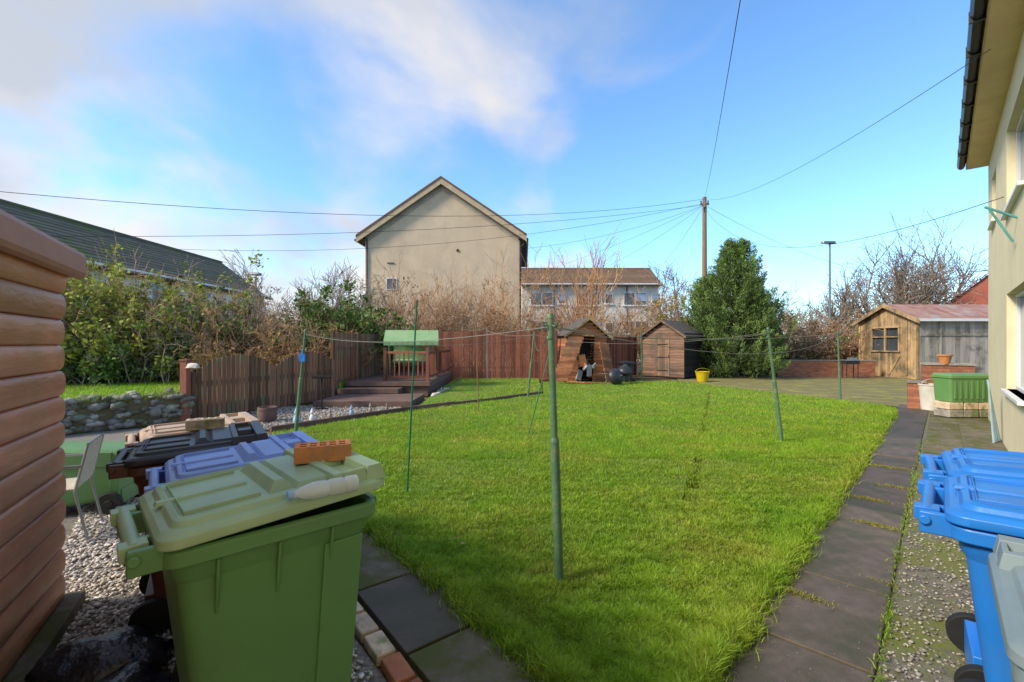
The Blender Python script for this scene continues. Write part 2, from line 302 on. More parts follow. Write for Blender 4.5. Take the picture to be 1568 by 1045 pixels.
# ------------------------------------------------------------ log cabin (left)
def cabin():
    th=math.atan2(-.866,.5)
    e=empty('log_cabin',(-2.70,2.79,0),th)
    LL=3.2; mb=MB(); z=.06; hh=.153
    while z<2.0:
        n=16; rings=[]; wob=random.uniform(-.004,.004)
        for (x,s) in ((0,.55),(.012,.8),(.035,.95),(.07,1),(LL/2,1),(LL,1)):
            ring=[]
            for i in range(n):
                a=2*math.pi*i/n; ca,sa=math.cos(a),math.sin(a)
                ring.append(Vector((x,-.05+wob+.036*s*math.copysign(abs(ca)**.8,ca)-(1-s)*.03,z+hh/2+hh*.505*(.6+.4*s)*math.copysign(abs(sa)**.85,sa)+random.uniform(-.001,.001))))
            rings.append(ring)
        mb.loft(rings); z+=hh
    mb.obj('logs',[logM],e,smooth=True,auto=60)
    mb=MB(); mb.box((LL/2,-1.1,1.0),(LL-.1,1.9,2.0),mi=0); mb.obj('core_walls',[logM],e)
    mb=MB(); z=.06
    while z<2.0:
        mb.tube((.05,-.09,z+hh/2),(.05,-2.1,z+hh/2),hh*.5,n=12); z+=hh
    mb.obj('end_logs',[logM],e,smooth=True)
    mb=MB(); mb.box((LL/2-.04,.015,2.085),(LL+.1,.08,.17)); mb.box((-.06,-1.05,2.085),(.07,2.1,.16)); mb.obj('fascia',[trimM],e,bevel=.035)
    mb=MB(); mb.hexa([(-.08,.03,2.15),(LL,.03,2.15),(LL,-1.1,2.5),(-.08,-1.1,2.5),(-.08,.03,2.165),(LL,.03,2.165),(LL,-1.1,2.52),(-.08,-1.1,2.52)])
    mb.hexa([(-.08,-1.1,2.5),(LL,-1.1,2.5),(LL,-2.3,2.15),(-.08,-2.3,2.15),(-.08,-1.1,2.52),(LL,-1.1,2.52),(LL,-2.3,2.165),(-.08,-2.3,2.165)]); mb.obj('roof',[feltM],e)
    mb=MB(); mb.box((LL/2,-.99,.02),(LL+.06,2.1,.09)); mb.obj('plinth',[slab2M],e,bevel=.01)
cabin()
# ------------------------------------------------------------ wheelie bins
def wheelie_bin(name,loc,rz,body,lid,tilt=0,base_rot=None,z=0,sc=1):
    e=empty(name,(loc[0],loc[1],z),rz); e.scale=(sc,sc,sc)
    if base_rot: e.rotation_euler=base_rot
    mb=MB()
    R=[rring(.46,.44,.05,.02,.05),rring(.49,.46,.05,.02,.20),rring(.535,.475,.05,.005,.55),rring(.585,.495,.05,0,.80),rring(.60,.50,.05,0,.86),rring(.63,.53,.055,0,.885),rring(.64,.54,.055,0,.925),rring(.69,.585,.06,0,.93),rring(.69,.585,.06,0,.975),rring(.665,.56,.05,0,.985),rring(.63,.525,.05,0,.975),rring(.60,.50,.05,0,.86),rring(.47,.45,.05,.02,.1)]
    mb.loft(R,0)
    for sy in (-1,1):
        for x in (-.20,-.02,.16):
            mb.hexa([(x-.005,sy*.235,.74),(x+.005,sy*.235,.74),(x+.005,sy*.250,.74),(x-.005,sy*.250,.74),(x-.005,sy*.24,.925),(x+.005,sy*.24,.925),(x+.005,sy*.285,.925),(x-.005,sy*.285,.925)])
        mb.hexa([(.10,sy*.20,.10),(.235,sy*.20,.10),(.235,sy*.233,.10),(.10,sy*.233,.10),(.14,sy*.22,.86),(.285,sy*.22,.86),(.285,sy*.262,.86),(.14,sy*.262,.86)])
    mb.box((.355,0,.955),(.04,.40,.03))
    for y in (-.245,-.14,.14,.245): mb.box((-.375,y,.965),(.09,.028,.075))
    mb.tube((-.405,-.27,.975),(-.405,.27,.975),.017,n=12)
    mb.box((-.20,0,.12),(.14,.36,.16))
    mb.obj('body',[body],e,smooth=True,bevel=.004,auto=35)
    le=bpy.data.objects.new('lid_pivot',None); link(le,e); le.location=(-.40,0,.985); le.rotation_euler=(0,-tilt,0); le.empty_display_size=.05
    def sh(R): return [[p-Vector((-.40,0,.985)) for p in r] for r in R]
    mb=MB()
    mb.loft(sh([rring(.73,.605,.06,.012,.985),rring(.735,.61,.06,.012,.99),rring(.73,.605,.06,.012,1.016),rring(.70,.575,.06,.012,1.030),rring(.655,.53,.05,.012,1.033),rring(.635,.51,.05,.012,1.050),rring(.60,.475,.05,.012,1.056),rring(.585,.46,.045,.012,1.047),rring(.40,.30,.04,.0,1.049)]),0)
    O=Vector((-.40,0,.985))
    def blk(x0,x1,y0,y1,z0,z1,ins=.018):
        v=[(x0,y0,z0),(x1,y0,z0),(x1,y1,z0),(x0,y1,z0),(x0+ins,y0+ins,z1),(x1-ins,y0+ins,z1),(x1-ins,y1-ins,z1),(x0+ins,y1-ins,z1)]
        mb.hexa([Vector(p)-O for p in v],0)
    blk(-.03,.06,-.20,.20,1.045,1.082,.03); blk(.05,.20,-.235,.235,1.045,1.068,.02)
    blk(.20,.30,-.285,-.255,1.03,1.078,.008); blk(.20,.30,.255,.285,1.03,1.078,.008); blk(.20,.30,-.06,.06,1.03,1.078,.012); blk(.29,.372,-.29,.29,1.02,1.080,.012); blk(.16,.215,-.29,.29,1.03,1.080,.012)
    blk(-.27,-.05,-.19,-.182,1.045,1.060,.002); blk(-.27,-.05,.182,.19,1.045,1.060,.002); blk(-.275,-.267,-.19,.19,1.045,1.060,.002)
    blk(-.33,-.05,-.02,.02,1.045,1.058,.006)
    for y in (-.19,.19): mb.box((.0,y,.0),(.07,.06,.045)); 
    mb.tube((-.0,-.21,.005),(-.0,.21,.005),.022,n=12)
    mb.obj('lid',[lid],le,smooth=True,bevel=.006,auto=35)
    mb=MB()
    for y in (-.255,.255):
        mb.tube((-.235,y-.024,.10),(-.235,y+.024,.10),.10,n=24)
        mb.tube((-.235,y-.032,.10),(-.235,y+.032,.10),.035,n=12)
    mb.tube((-.235,-.26,.10),(-.235,.26,.10),.012,n=8)
    mb.obj('wheels',[tyreM],e,smooth=True,bevel=.008)
    return e
wheelie_bin('green_wheelie_bin',(-.968,1.766),math.radians(43.8),binG,lidG,math.radians(3.5))
wheelie_bin('blue_wheelie_bin',(-1.42,2.42),math.radians(38),binN,binLB,math.radians(2.5),sc=.95)
wheelie_bin('black_wheelie_bin',(-1.93,2.82),math.radians(34),binBr,binK,math.radians(2),sc=.95)
wheelie_bin('brown_wheelie_bin',(-2.28,3.32),math.radians(40),binBr,lidT,math.radians(1),sc=.95)
wheelie_bin('green_wheelie_bin',(-3.75,4.55),0,binG,binG,0,base_rot=(0,math.radians(-90),math.radians(15)),z=.33)
x,y=uv(2.44,.36); wheelie_bin('blue_wheelie_bin',(x,y),GA-math.pi/2,binB,binB,math.radians(1))
x,y=uv(3.09,.36); wheelie_bin('blue_wheelie_bin',(x,y),GA-math.pi/2+.05,binB,binB,math.radians(2))
x,y=uv(1.74,.385); wheelie_bin('grey_wheelie_bin',(x,y),GA,binGr,binGr,0,sc=.93)
def pbrick(name,loc,rz,mat,tilt=0):
    e=empty(name,loc,rz,rx=tilt); mb=MB(); Wd,Hh=.105,.068
    for (a,b_) in [(-.11,-.088),(-.064,-.050),(-.026,-.012),(.012,.026),(.050,.064),(.088,.11)]: mb.box(((a+b_)/2,0,0),(b_-a,Wd,Hh),r=.5)
    for y in (-.0445,0,.0445): mb.box((0,y,-.001),(.218,.0158,Hh-.002),r=.5)
    mb.box((0,0,-.02),(.216,.10,.02),r=.2)
    return mb.obj('brick_body',[mat],e,bevel=.002)
pbrick('perforated_brick',(-.80,1.93,1.142),math.radians(22),brickO)
pbrick('perforated_brick',(-2.10,3.12,1.05),math.radians(30),brickT)
def bottle(loc,rz):
    e=empty('plastic_bottle',loc,rz); mb=MB(); rings=[]
    for (x,r_) in [(-.11,.020),(-.105,.030),(-.07,.031),(-.06,.027),(-.05,.031),(-.01,.031),(0,.027),(.01,.031),(.05,.031),(.085,.022),(.10,.013),(.115,.012)]:
        rings.append([Vector((x,r_*math.cos(t*2*math.pi/14),r_*math.sin(t*2*math.pi/14))) for t in range(14)])
    mb.loft(rings); mb.obj('bottle_body',[clr],e,smooth=True)
    mb=MB(); mb.tube((.113,0,0),(.132,0,0),.015,n=12); mb.obj('cap',[blindM],e,smooth=True)
bottle((-.665,1.64,1.078),math.radians(218))
def chair():
    e=empty('garden_chair',(-3.80,3.75,0),math.radians(-60)); mb=MB()
    for x in (-.22,.22):
        mb.path([(x,-.26,0),(x,-.18,.40),(x,-.16,.60)],.010,8); mb.path([(x,.28,0),(x,.2,.40),(x,.28,.78)],.010,8)
        mb.path([(x*1.1,-.18,.60),(x*1.1,.0,.62),(x*1.1,.24,.61)],.012,8)
    mb.path([(-.22,.28,.78),(0,.31,.81),(.22,.28,.78)],.010,8); mb.obj('frame',[galvM],e,smooth=True)
    mb=MB()
    mb.box((0,0,.42),(.42,.40,.015))
    mb.box((0,.245,.61),(.40,.012,.34),rx=-.2)
    mb.obj('woven_seat_and_back',[M('chair_wicker',(.55,.50,.40),scale=30,bump=.8)],e,bevel=.005)
chair()
def lump(name,loc,sx,sy,sz,seed,mat):
    r=np.random.default_rng(seed); mb=MB(); n=22; m=14; rings=[]
    ph=r.uniform(0,6,8)
    for j in range(m):
        t=math.pi*.5*j/(m-1); ring=[]
        for i in range(n):
            a=2*math.pi*i/n; k=1+.14*math.sin(3*a+ph[0]+4*t)+.09*math.sin(5*a+ph[1]-3*t)+.06*math.sin(9*a+ph[2]+7*t)
            ring.append(Vector((sx*k*math.cos(a)*math.cos(t*.98),sy*k*math.sin(a)*math.cos(t*.98),sz*math.sin(t)*(1+.2*math.sin(2*a+ph[3])*math.cos(t)))))
        rings.append(ring)
    mb.loft(rings); e=empty(name,loc); mb.obj('sack',[mat],e,smooth=True,auto=80)
lump('black_refuse_sack',(-2.0,2.22,0),.28,.22,.16,4,bagM); lump('black_refuse_sack',(-1.72,1.98,0),.2,.2,.13,9,bagM)
# ------------------------------------------------------------ clothes poles
def cpole(name,b,t,r0,r1,mat,hooks=True):
    e=empty(name,(b[0],b[1],0)); mb=MB(); B=Vector((0,0,-.05)); T=Vector((t[0]-b[0],t[1]-b[1],t[2]))
    m1=B+(T-B)*.55; mb.tube(B,m1,r0,r0,14); mb.tube(m1,T,r1,r1,14); mb.tube(m1-Vector((0,0,.01)),m1+Vector((0,0,.02)),r0*1.06,r1*1.05,14)
    if hooks:
        mb.tube(T,T+Vector((0,0,.03)),r1*1.15,r1*.6,14)
        for a in range(4):
            dx,dy=math.cos(a*1.57+.5),math.sin(a*1.57+.5); p=T+Vector((0,0,-.05))
            mb.path([p+Vector((dx*r1*.9,dy*r1*.9,0)),p+Vector((dx*(r1+.03),dy*(r1+.03),-.01)),p+Vector((dx*(r1+.04),dy*(r1+.04),.02))],.005,6)
        mb.tube(T+Vector((0,0,-.14)),T+Vector((0,0,-.12)),r1*1.2,r1*1.2,14)
    mb.obj('shaft',[mat],e,smooth=True)
poles={'a':((.318,3.04),(.257,3.04,1.77)),'b':((4.38,7.38),(4.15,7.38,1.83)),'c':((9.24,12.8),(9.16,12.8,1.93)),'d':((-3.82,8.02),(-3.64,8.02,1.82)),'f':((.47,13.6),(.66,13.6,1.91)),'g':((5.6,19.6),(5.55,19.6,2.1))}
for k,(b,t) in poles.items(): cpole('clothes_pole',b,t,.030,.022,poleM)
cpole('clothes_prop',(-1.115,4.83),(-1.01,4.83,2.06),.009,.009,propM,False)
cpole('clothes_prop',(.28,8.0),(.68,8.3,1.42),.009,.009,propM,False)
cpole('clothes_prop',(-.77,10.5),(-.84,10.5,2.11),.012,.010,woodpM,False)
cpole('clothes_pole',(-.98,18.2),(-1.0,18.2,2.15),.03,.022,galvM)
mb=MB(); mb.hexa([(-.05,-.01,-.12),(.05,-.02,-.12),(.05,.02,-.12),(-.05,.02,-.12),(-.06,-.02,.02),(.05,-.02,.0),(.05,.02,.0),(-.06,.02,.02)]); mb.box((0,0,.05),(.03,.01,.07)); o=mb.obj('peg_bag',[binB],bevel=.012); o.location=(-3.64,7.9,1.40)
def sagline(name,a,b,sag,r,mat,n=20):
    a=Vector(a);b=Vector(b); pts=[a.lerp(b,i/n)-Vector((0,0,4*sag*(i/n)*(1-i/n))) for i in range(n+1)]
    m=MB(); m.path(pts,r,5); return m.obj(name,[mat])
T={k:v[1] for k,v in poles.items()}
def tp_(k,d=.06): return (T[k][0],T[k][1],T[k][2]-d)
for a,b,s in [('a','b',.10),('a','d',.12),('d','f',.25),('b','f',.22),('b','c',.12),('a','f',.3),('c','g',.2),('a','c',.35)]:
    sagline('clothes_line',tp_(a),tp_(b),s,.0035,lineM)
sagline('clothes_line',tp_('f'),(-1,18.2,2.1),.1,.005,lineM)
# ------------------------------------------------------------ neighbour house (right)
def right_house():
    e=empty('cream_house',(0,0,0),GA); W=-.72; X0,X1=-3.0,14.1; D=8.5
    mb=MB(); t=.28
    ops=[(8.2,10.3,.9,2.35),(8.2,10.3,3.55,4.85),(3.4,5.2,.9,2.35),(3.4,5.2,3.55,4.85),(12.2,13.1,3.9,4.85)]
    cols=sorted(set([X0,X1]+[a for o in ops for a in o[:2]]))
    for a,b in zip(cols[:-1],cols[1:]):
        hs=sorted([(o[2],o[3]) for o in ops if o[0]<=a+1e-6 and o[1]>=b-1e-6]); z=-.1
        for (z0,z1) in hs: mb.box(((a+b)/2,W-t/2,(z+z0)/2),(b-a,t,z0-z),r=.5); z=z1
        mb.box(((a+b)/2,W-t/2,(z+5.5)/2),(b-a,t,5.5-z),r=.5)
    mb.box((X1-.14,W-D/2-.14,2.7),(.28,D-.3,5.6),r=.5); mb.box((X0+.14,W-D/2-.14,2.7),(.28,D-.3,5.6),r=.5)
    mb.add([(X1,W-.02,5.45),(X1,W-D,5.45),(X1,W-D/2,8.7)],[(0,1,2)],r=.5)
    mb.obj('walls',[renderM],e)
    mb=MB(); g=MB()
    for (a,b,z0,z1) in ops:
        y=W-.13; c=(a+b)/2
        for zz in (z0+.03,z1-.03): mb.box((c,y,zz),(b-a,.07,.06))
        for xx in (a+.03,b-.03,c): mb.box((xx,y,(z0+z1)/2),(.06,.066,z1-z0-.12))
        g.box((c,y-.02,(z0+z1)/2),(b-a-.1,.02,z1-z0-.1)); mb.box((c,W-.02,z0-.025),(b-a+.1,.17,.05))
    mb.obj('window_frames',[whiteM],e,bevel=.006); g.obj('window_glass',[glassM],e)
    mb=MB(); mb.box(((X0+X1)/2,W+.14,5.46),(X1-X0+.3,.36,.04)); mb.box(((X0+X1)/2,W+.325,5.53),(X1-X0+.3,.025,.17)); mb.obj('soffit_fascia',[M('soffit',(.68,.52,.34),(.60,.45,.29),scale=3)],e)
    mb=MB(); x=X0
    prof=[(.34,5.60),(.345,5.53),(.37,5.49),(.41,5.475),(.45,5.49),(.475,5.53),(.48,5.60)]
    mb.loft([[Vector((xx,W+p[0],p[1])) for p in prof] for xx in (X0,X1+.2)])
    x=X0
    while x<X1: mb.box((x,W+.41,5.53),(.03,.155,.14)); x+=.9
    mb.obj('gutter',[blackM],e)
    mb=MB()
    for k in range(16):
        y0=W+.42-k*.30; z0=5.62+k*.22
        mb.hexa([(X0-.1,y0,z0),(X1+.2,y0,z0),(X1+.2,y0-.32,z0+.22),(X0-.1,y0-.32,z0+.22),(X0-.1,y0,z0+.03),(X1+.2,y0,z0+.03),(X1+.2,y0-.32,z0+.245),(X0-.1,y0-.32,z0+.245)])
    mb.hexa([(X0-.1,W-D/2,9.1),(X1+.2,W-D/2,9.1),(X1+.2,W-D-.4,5.6),(X0-.1,W-D-.4,5.6),(X0-.1,W-D/2,9.15),(X1+.2,W-D/2,9.15),(X1+.2,W-D-.4,5.65),(X0-.1,W-D-.4,5.65)])
    mb.obj('roof',[tileM],e)
    mb=MB(); mb.path([(8.9,W,3.25),(8.9,W+.30,3.45)],.016,8); mb.path([(9.0,W+.03,2.95),(8.9,W+.26,3.42)],.014,8); mb.obj('line_bracket',[M('teal_paint',(.10,.33,.33),scale=4)],e)
right_house()
# ------------------------------------------------------------ central gable house
def gable_house():
    e=empty('gable_house',(-4.0,26,0),math.radians(-1.5)); w=4.42; ez=7.75; az=10.75; D=9
    mb=MB()
    mb.add([(-w,0,-.1),(w,0,-.1),(w,0,ez),(0,0,az),(-w,0,ez),(-w,D,-.1),(w,D,-.1),(w,D,ez),(0,D,az),(-w,D,ez)],[(0,1,2,3,4),(9,8,7,6,5),(1,6,7,2),(0,4,9,5)],r=.5)
    mb.obj('walls',[renderG],e)
    mb=MB(); s=(az-ez)/w
    for sg in (-1,1):
        o=.42; x0=sg*(w+o); z0=ez-o*s
        for (ya,yb,dz0,dz1,mi) in ((-.32,D+.3,.06,.20,0),(-.36,-.30,-.16,.16,1)):
            mb.hexa([(x0,ya,z0+dz0),(0,ya,az+dz0),(0,yb,az+dz0),(x0,yb,z0+dz0),(x0,ya,z0+dz1),(0,ya,az+dz1),(0,yb,az+dz1),(x0,yb,z0+dz1)],mi)
        mb.hexa([(x0,-.29,z0-.02),(0,-.29,az-.02),(0,0,az-.02),(x0,0,z0-.02),(x0,-.29,z0+.05),(0,-.29,az+.05),(0,0,az+.05),(x0,0,z0+.05)],2)
        mb.hexa([(x0,-.39,z0+.162),(0,-.39,az+.162),(0,-.25,az+.162),(x0,-.25,z0+.162),(x0,-.39,z0+.28),(0,-.39,az+.28),(0,-.25,az+.28),(x0,-.25,z0+.28)],3)
        mb.hexa([(sg*w,-.03,ez-.42),(0,-.03,az-.42),(0,-.005,az-.42),(sg*w,-.005,ez-.42),(sg*w,-.03,ez-.03),(0,-.03,az-.03),(0,-.005,az-.03),(sg*w,-.005,ez-.03)],4)  # strip below the verge, its darker grey is shade painted on the gable
    mb.box((w+.2,D/2,ez-.25),(.5,D+.6,.05),mi=2); mb.box((-w-.2,D/2,ez-.25),(.5,D+.6,.05),mi=2)
    mb.obj('roof_and_verges',[tileM,bargeT,bargeM,M('verge_tiles',(.17,.09,.055),scale=3),M('verge_shade_band',(.44,.39,.33),scale=2,rv=.05)],e)
    mb=MB(); mb.tube((w+.06,-.05,ez-.3),(w+.06,-.05,0),.05); mb.tube((w+.45,-.35,ez-.3),(w+.45,D,ez-.3),.07); mb.tube((w+.45,-.05,ez-.32),(w+.08,-.05,ez-.7),.045); mb.tube((-w+.12,-.06,ez-.1),(-w+.12,-.06,0),.04)
    mb.tube((-w-.45,-.35,ez-.3),(-w-.45,D,ez-.3),.07); mb.box((-2.95,-.03,6.2),(.4,.06,.03)); mb.box((.9,-.03,6.9),(.12,.05,.12)); mb.obj('pipes',[blackM],e)
    mb=MB(); mb.box((-2.9,-.02,5.0),(.62,.06,.7)); mb.obj('window_frame',[whiteM],e); mb=MB(); mb.box((-2.9,-.04,5.0),(.5,.06,.58)); mb.obj('window_glass',[glassM],e)
gable_house()
def terrace(name,loc,rz,L,D,ez,rz_,wallm,tilem,wins,curt=None):
    e=empty(name,loc,rz); mb=MB()
    mb.add([(0,0,-.2),(L,0,-.2),(L,0,ez),(0,0,ez),(0,D,-.2),(L,D,-.2),(L,D,ez),(0,D,ez),(0,D/2,rz_),(L,D/2,rz_)],[(0,1,2,3),(5,4,7,6),(1,5,6,9,2),(4,0,3,8,7)],r=.5)
    mb.obj('walls',[wallm],e)
    mb=MB(); s=(rz_-ez)/(D/2); N=14
    for k in range(N):
        for sg in (0,1):
            ya=-.4+k*(D/2+.4)/N; yb=-.4+(k+1)*(D/2+.4)/N; za=ez+ya*s+.08; zb=ez+yb*s+.08
            if sg: ya,yb=D-ya,D-yb
            mb.hexa([(-.25,ya,za),(L+.25,ya,za),(L+.25,yb,zb),(-.25,yb,zb),(-.25,ya,za+.07),(L+.25,ya,za+.07),(L+.25,yb,zb+.03),(-.25,yb,zb+.03)])
    mb.tube((-.25,D/2,rz_+.12),(L+.25,D/2,rz_+.12),.11,n=8); mb.obj('roof',[tilem],e)
    mb=MB(); mb.tube((-.25,-.47,ez-.1),(L+.25,-.47,ez-.1),.07,n=8); 
    x=2.8
    while x<L: mb.tube((x,-.05,ez-.1),(x,-.05,0),.045); x+=6.4
    mb.obj('gutter',[bargeM],e)
    mb=MB(); mb.box((L/2,-.24,ez-.12),(L+.4,.42,.05)); mb.box((L/2,-.40,ez-.02),(L+.5,.03,.2)); mb.obj('fascia',[whiteM],e)
    f=MB();g=MB();c=MB()
    for (x,z,w,h) in wins:
        f.box((x,-.03,z),(w,.08,h)); f.box((x,-.06,z-h/2-.04),(w+.2,.12,.08))
        n=max(1,round(w/.8))
        for i in range(n):
            gx=x-w/2+(i+.5)*w/n; g.box((gx,-.05,z),(w/n-.12,.07,h-.14))
            if random.random()<.35: c.box((gx,-.06,z+h*.1),(w/n-.14,.065,h*.55))
    if f.v: f.obj('window_frames',[whiteM],e); g.obj('window_glass',[glassM],e)
    if c.v: c.obj('curtains',[blindM if curt else whiteM],e)
    return e
wins=[]
for i in range(3):
    for z in (5.5,3.0): wins+=[(1.7+i*4.1,z,2.0,1.15),(3.5+i*4.1,z,.7,.9)]
terrace('white_terrace_house',(.9,40,0),0,12.0,6.5,6.75,8.55,renderW,tileB,wins,True)
wins=[(2.0+i*4.1,z,1.8,1.15) for i in range(6) for z in (4.1,1.6)]+[(4.0+i*4.1,z,.9,1.15) for i in range(6) for z in (4.1,1.6)]
terrace('left_terrace_house',(-18.2,8.6,0),math.radians(90),24.8,6.6,5.0,7.45,renderW,tileM,wins,False)
terrace('red_roof_house',(38.4,28.6,0),math.radians(50),12,8.2,4.3,8.2,tileR,tileR,[])
# ------------------------------------------------------------ fences
def picket(name,p0,p1,top,mat,bw=.105,zb=.03,post=1.8,bot=0):
    p0=Vector(p0);p1=Vector(p1); d=p1-p0; L=d.length; a=math.atan2(d.y,d.x); e=empty(name,(p0.x,p0.y,bot),a); mb=MB(); x=0
    while x<L:
        h=top(min(1,x/L))+random.uniform(-.008,.008); mb.box((x+bw/2,random.uniform(-.004,.004),(h+zb)/2),(bw-.014,.02,h-zb),ry=random.uniform(-.006,.006)); x+=bw
    mb.obj('boards',[mat],e)
    mb=MB(); n=max(1,round(L/post))
    for i in range(n+1): h=top(min(1,i/n)); mb.box((L*i/n,.06,(h+.06)/2),(.09,.09,h+.02)); 
    for k in (.25,.75):
        for i in range(n):
            h0=top(i/n)*k;h1=top((i+1)/n)*k; xa=L*i/n+.045; xb=L*(i+1)/n-.045
            mb.hexa([(xa,.03,h0),(xb,.03,h1),(xb,.075,h1),(xa,.075,h0),(xa,.03,h0+.08),(xb,.03,h1+.08),(xb,.075,h1+.08),(xa,.075,h0+.08)])
    mb.obj('rails_posts',[mat],e); return e
picket('curved_top_fence',(-6.6,9.37),(-5.05,12.9),lambda t:1.00+.33*abs(math.sin(t*math.pi*2))**.8+.06*t,fenceM)
picket('tall_panel_fence',(-5.15,13.2),(-5.0,19),lambda t:1.92,fenceM)
picket('back_fence',(-5.0,19.2),(1.9,19.4),lambda t:2.10,fenceR)
picket('back_fence',(4.2,21.0),(6.1,22.4),lambda t:1.9,fenceR)
mb=MB(); mb.box((-6.64,9.25,.62),(.13,.13,1.24)); mb.box((-6.64,9.25,1.26),(.16,.16,.03)); mb.obj('fence_gate_post',[fenceR])
lump('white_cloth_bundle',(-6.46,9.2,1.10),.13,.05,.10,5,potM)
r2=np.random.default_rng(5); e=empty('dry_stone_wall'); A=np.array([-10.5,5.6]); B=np.array([-6.65,9.35]); n=900
t=r2.random(n); z=r2.uniform(.03,.60,n); P=A+(B-A)*t[:,None]+r2.uniform(-.11,.11,(n,1))*np.array([.7,-.7])
stones('stones',P,r2.uniform(.06,.15,n),rubbleM,51,z[:,None],e)
mb=MB(); d=B-A; mb.box(((A[0]+B[0])/2,(A[1]+B[1])/2,.28),(float(np.hypot(*d)),.16,.56),math.atan2(d[1],d[0])); mb.obj('core',[groundM],e)
t=r2.random(5000); P=A+(B-A)*t[:,None]+r2.uniform(-.2,.12,(5000,1))*np.array([.7,-.7]); grass('wall_top_grass',np.c_[P,r2.uniform(.45,.60,5000)],.06+.1*r2.random(5000),np.full(5000,.010),1,53,grassM)
mb=MB(); pts=[(-4.35,8.2),(-3.3,9.7),(-2.3,10.97),(-1.5,11.8),(-.6,12.65),(.2,13.6),(.96,14.45)]
for a,b in zip(pts[:-1],pts[1:]):
    A=Vector((*a,0));B=Vector((*b,0)); d=B-A; mb.box(((A.x+B.x)/2,(A.y+B.y)/2,.03),(d.length,.07,.14 if a[0]<-2 else .10),math.atan2(d.y,d.x))
mb.obj('lawn_edging',[deckM],bevel=.01)
BED=[(-4.3,8.3),(-2.35,11.0),(-3.3,11.9),(-6.5,11.5),(-6.6,9.5)]
sheet('planting_bed',BED,-.004,gravbaseM)
q=np.stack([r.uniform(-6.4,-2.5,6000),r.uniform(8.4,11.6,6000)],1); q=q[inpoly(q,BED)]
stones('bed_pebbles',q,r.uniform(.012,.035,len(q)),stone2M,31,0)
# ------------------------------------------------------------ deck
def deck():
    e=empty('timber_deck',(0,0,0)); mb=MB()
    def plat(x0,x1,y0,y1,z):
        y=y0
        while y<y1: mb.box(((x0+x1)/2,y+.07,z-.014),(x1-x0,.133,.028)); y+=.14
        mb.box(((x0+x1)/2,y0-.012,z-.06),(x1-x0+.04,.024,.13)); mb.box((x1+.012,(y0+y1)/2,z-.08),(.024,y1-y0,.16)); mb.box(((x0+x1)/2,(y0+y1)/2+.02,z/2-.03),(x1-x0-.1,y1-y0-.1,z-.06))
    plat(-4.95,-2.55,11.4,13.1,.14); plat(-5.0,-3.3,13.1,13.7,.28); plat(-5.0,-2.5,13.7,19.0,.44)
    mb.obj('boards',[deckM],e)
    mb=MB()
    for (x,y) in ((-2.6,14.0),(-2.6,15.6),(-2.6,17.2),(-2.6,18.8),(-3.9,14.0),(-4.9,14.0)): mb.box((x,y,.92),(.09,.09,1.0)); mb.box((x,y,1.44),(.11,.11,.04))
    for (x0,y0,x1,y1) in ((-2.6,14,-2.6,18.8),(-3.9,14,-2.6,14)):
        d=Vector((x1-x0,y1-y0,0)); L=d.length; a=math.atan2(d.y,d.x)
        for z in (.56,1.32): mb.box(((x0+x1)/2,(y0+y1)/2,z),(L,.05,.07),a)
        n=int(L/.13)
        for i in range(1,n): mb.box((x0+d.x*i/n,y0+d.y*i/n,.94),(.035,.035,.72),a)
    mb.obj('balustrade',[fenceR],e)
deck()
def swing():
    e=empty('garden_swing_seat',(-3.45,15.8,.44),math.radians(8)); mb=MB()
    for x in (-.8,.8):
        mb.path([(x,-.5,0),(x*.95,0,1.5)],.022,8); mb.path([(x,.5,0),(x*.95,0,1.5)],.022,8)
    mb.tube((-.8,0,1.5),(.8,0,1.5),.02); mb.box((0,0,.5),(1.4,.45,.04)); 
    for x in (-.6,-.3,0,.3,.6): mb.box((x,.24,.8),(.04,.03,.55),rx=-.1)
    for x in (-.65,.65): mb.tube((x,0,1.5),(x,0,.5),.01)
    mb.obj('frame',[M('green_metal',(.06,.2,.08),scale=5)],e)
    mb=MB(); mb.hexa([(-.9,-.62,1.22),(.9,-.62,1.22),(.9,-.60,1.22),(-.9,-.60,1.22),(-.88,-.30,1.60),(.88,-.30,1.60),(.88,-.28,1.6),(-.88,-.28,1.6)])
    mb.hexa([(-.88,-.30,1.59),(.88,-.30,1.59),(.88,.5,1.55),(-.88,.5,1.55),(-.88,-.30,1.61),(.88,-.30,1.61),(.88,.5,1.57),(-.88,.5,1.57)])
    for i in range(9): mb.box((-.8+i*.2,-.625,1.16),(.19,.012,.14),ry=random.uniform(-.05,.05))
    mb.obj('canopy',[clothM],e); mb=MB(); mb.box((0,-.02,.57),(1.3,.42,.09)); mb.box((0,.2,.82),(1.3,.08,.45)); mb.obj('cushion',[clothM],e,bevel=.03)
swing()
mb=MB(); mb.loft([rring(.30,.30,.149,0,0,n=6),rring(.37,.37,.18,0,.16,n=6),rring(.36,.36,.178,0,.3,n=6),rring(.32,.32,.158,0,.3,n=6),rring(.30,.30,.149,0,.24,n=6)]); 
for z in (.06,.24): mb.tube((0,0,z),(0,0,z+.025),.187,n=24,cap=False)
e=empty('barrel_planter',(-5.0,9.3,0)); mb.obj('tub',[deckM],e,smooth=True)
e=empty('bird_table',(-4.6,11.0,0)); mb=MB(); mb.tube((0,0,0),(0,0,.75),.02); mb.box((0,0,.77),(.34,.26,.03)); mb.box((0,0,.02),(.3,.05,.03)); mb.box((0,0,.02),(.05,.3,.028)); mb.box((0,.13,.80),(.34,.02,.04)); mb.box((0,-.13,.80),(.34,.02,.04)); mb.obj('table',[shedD],e)
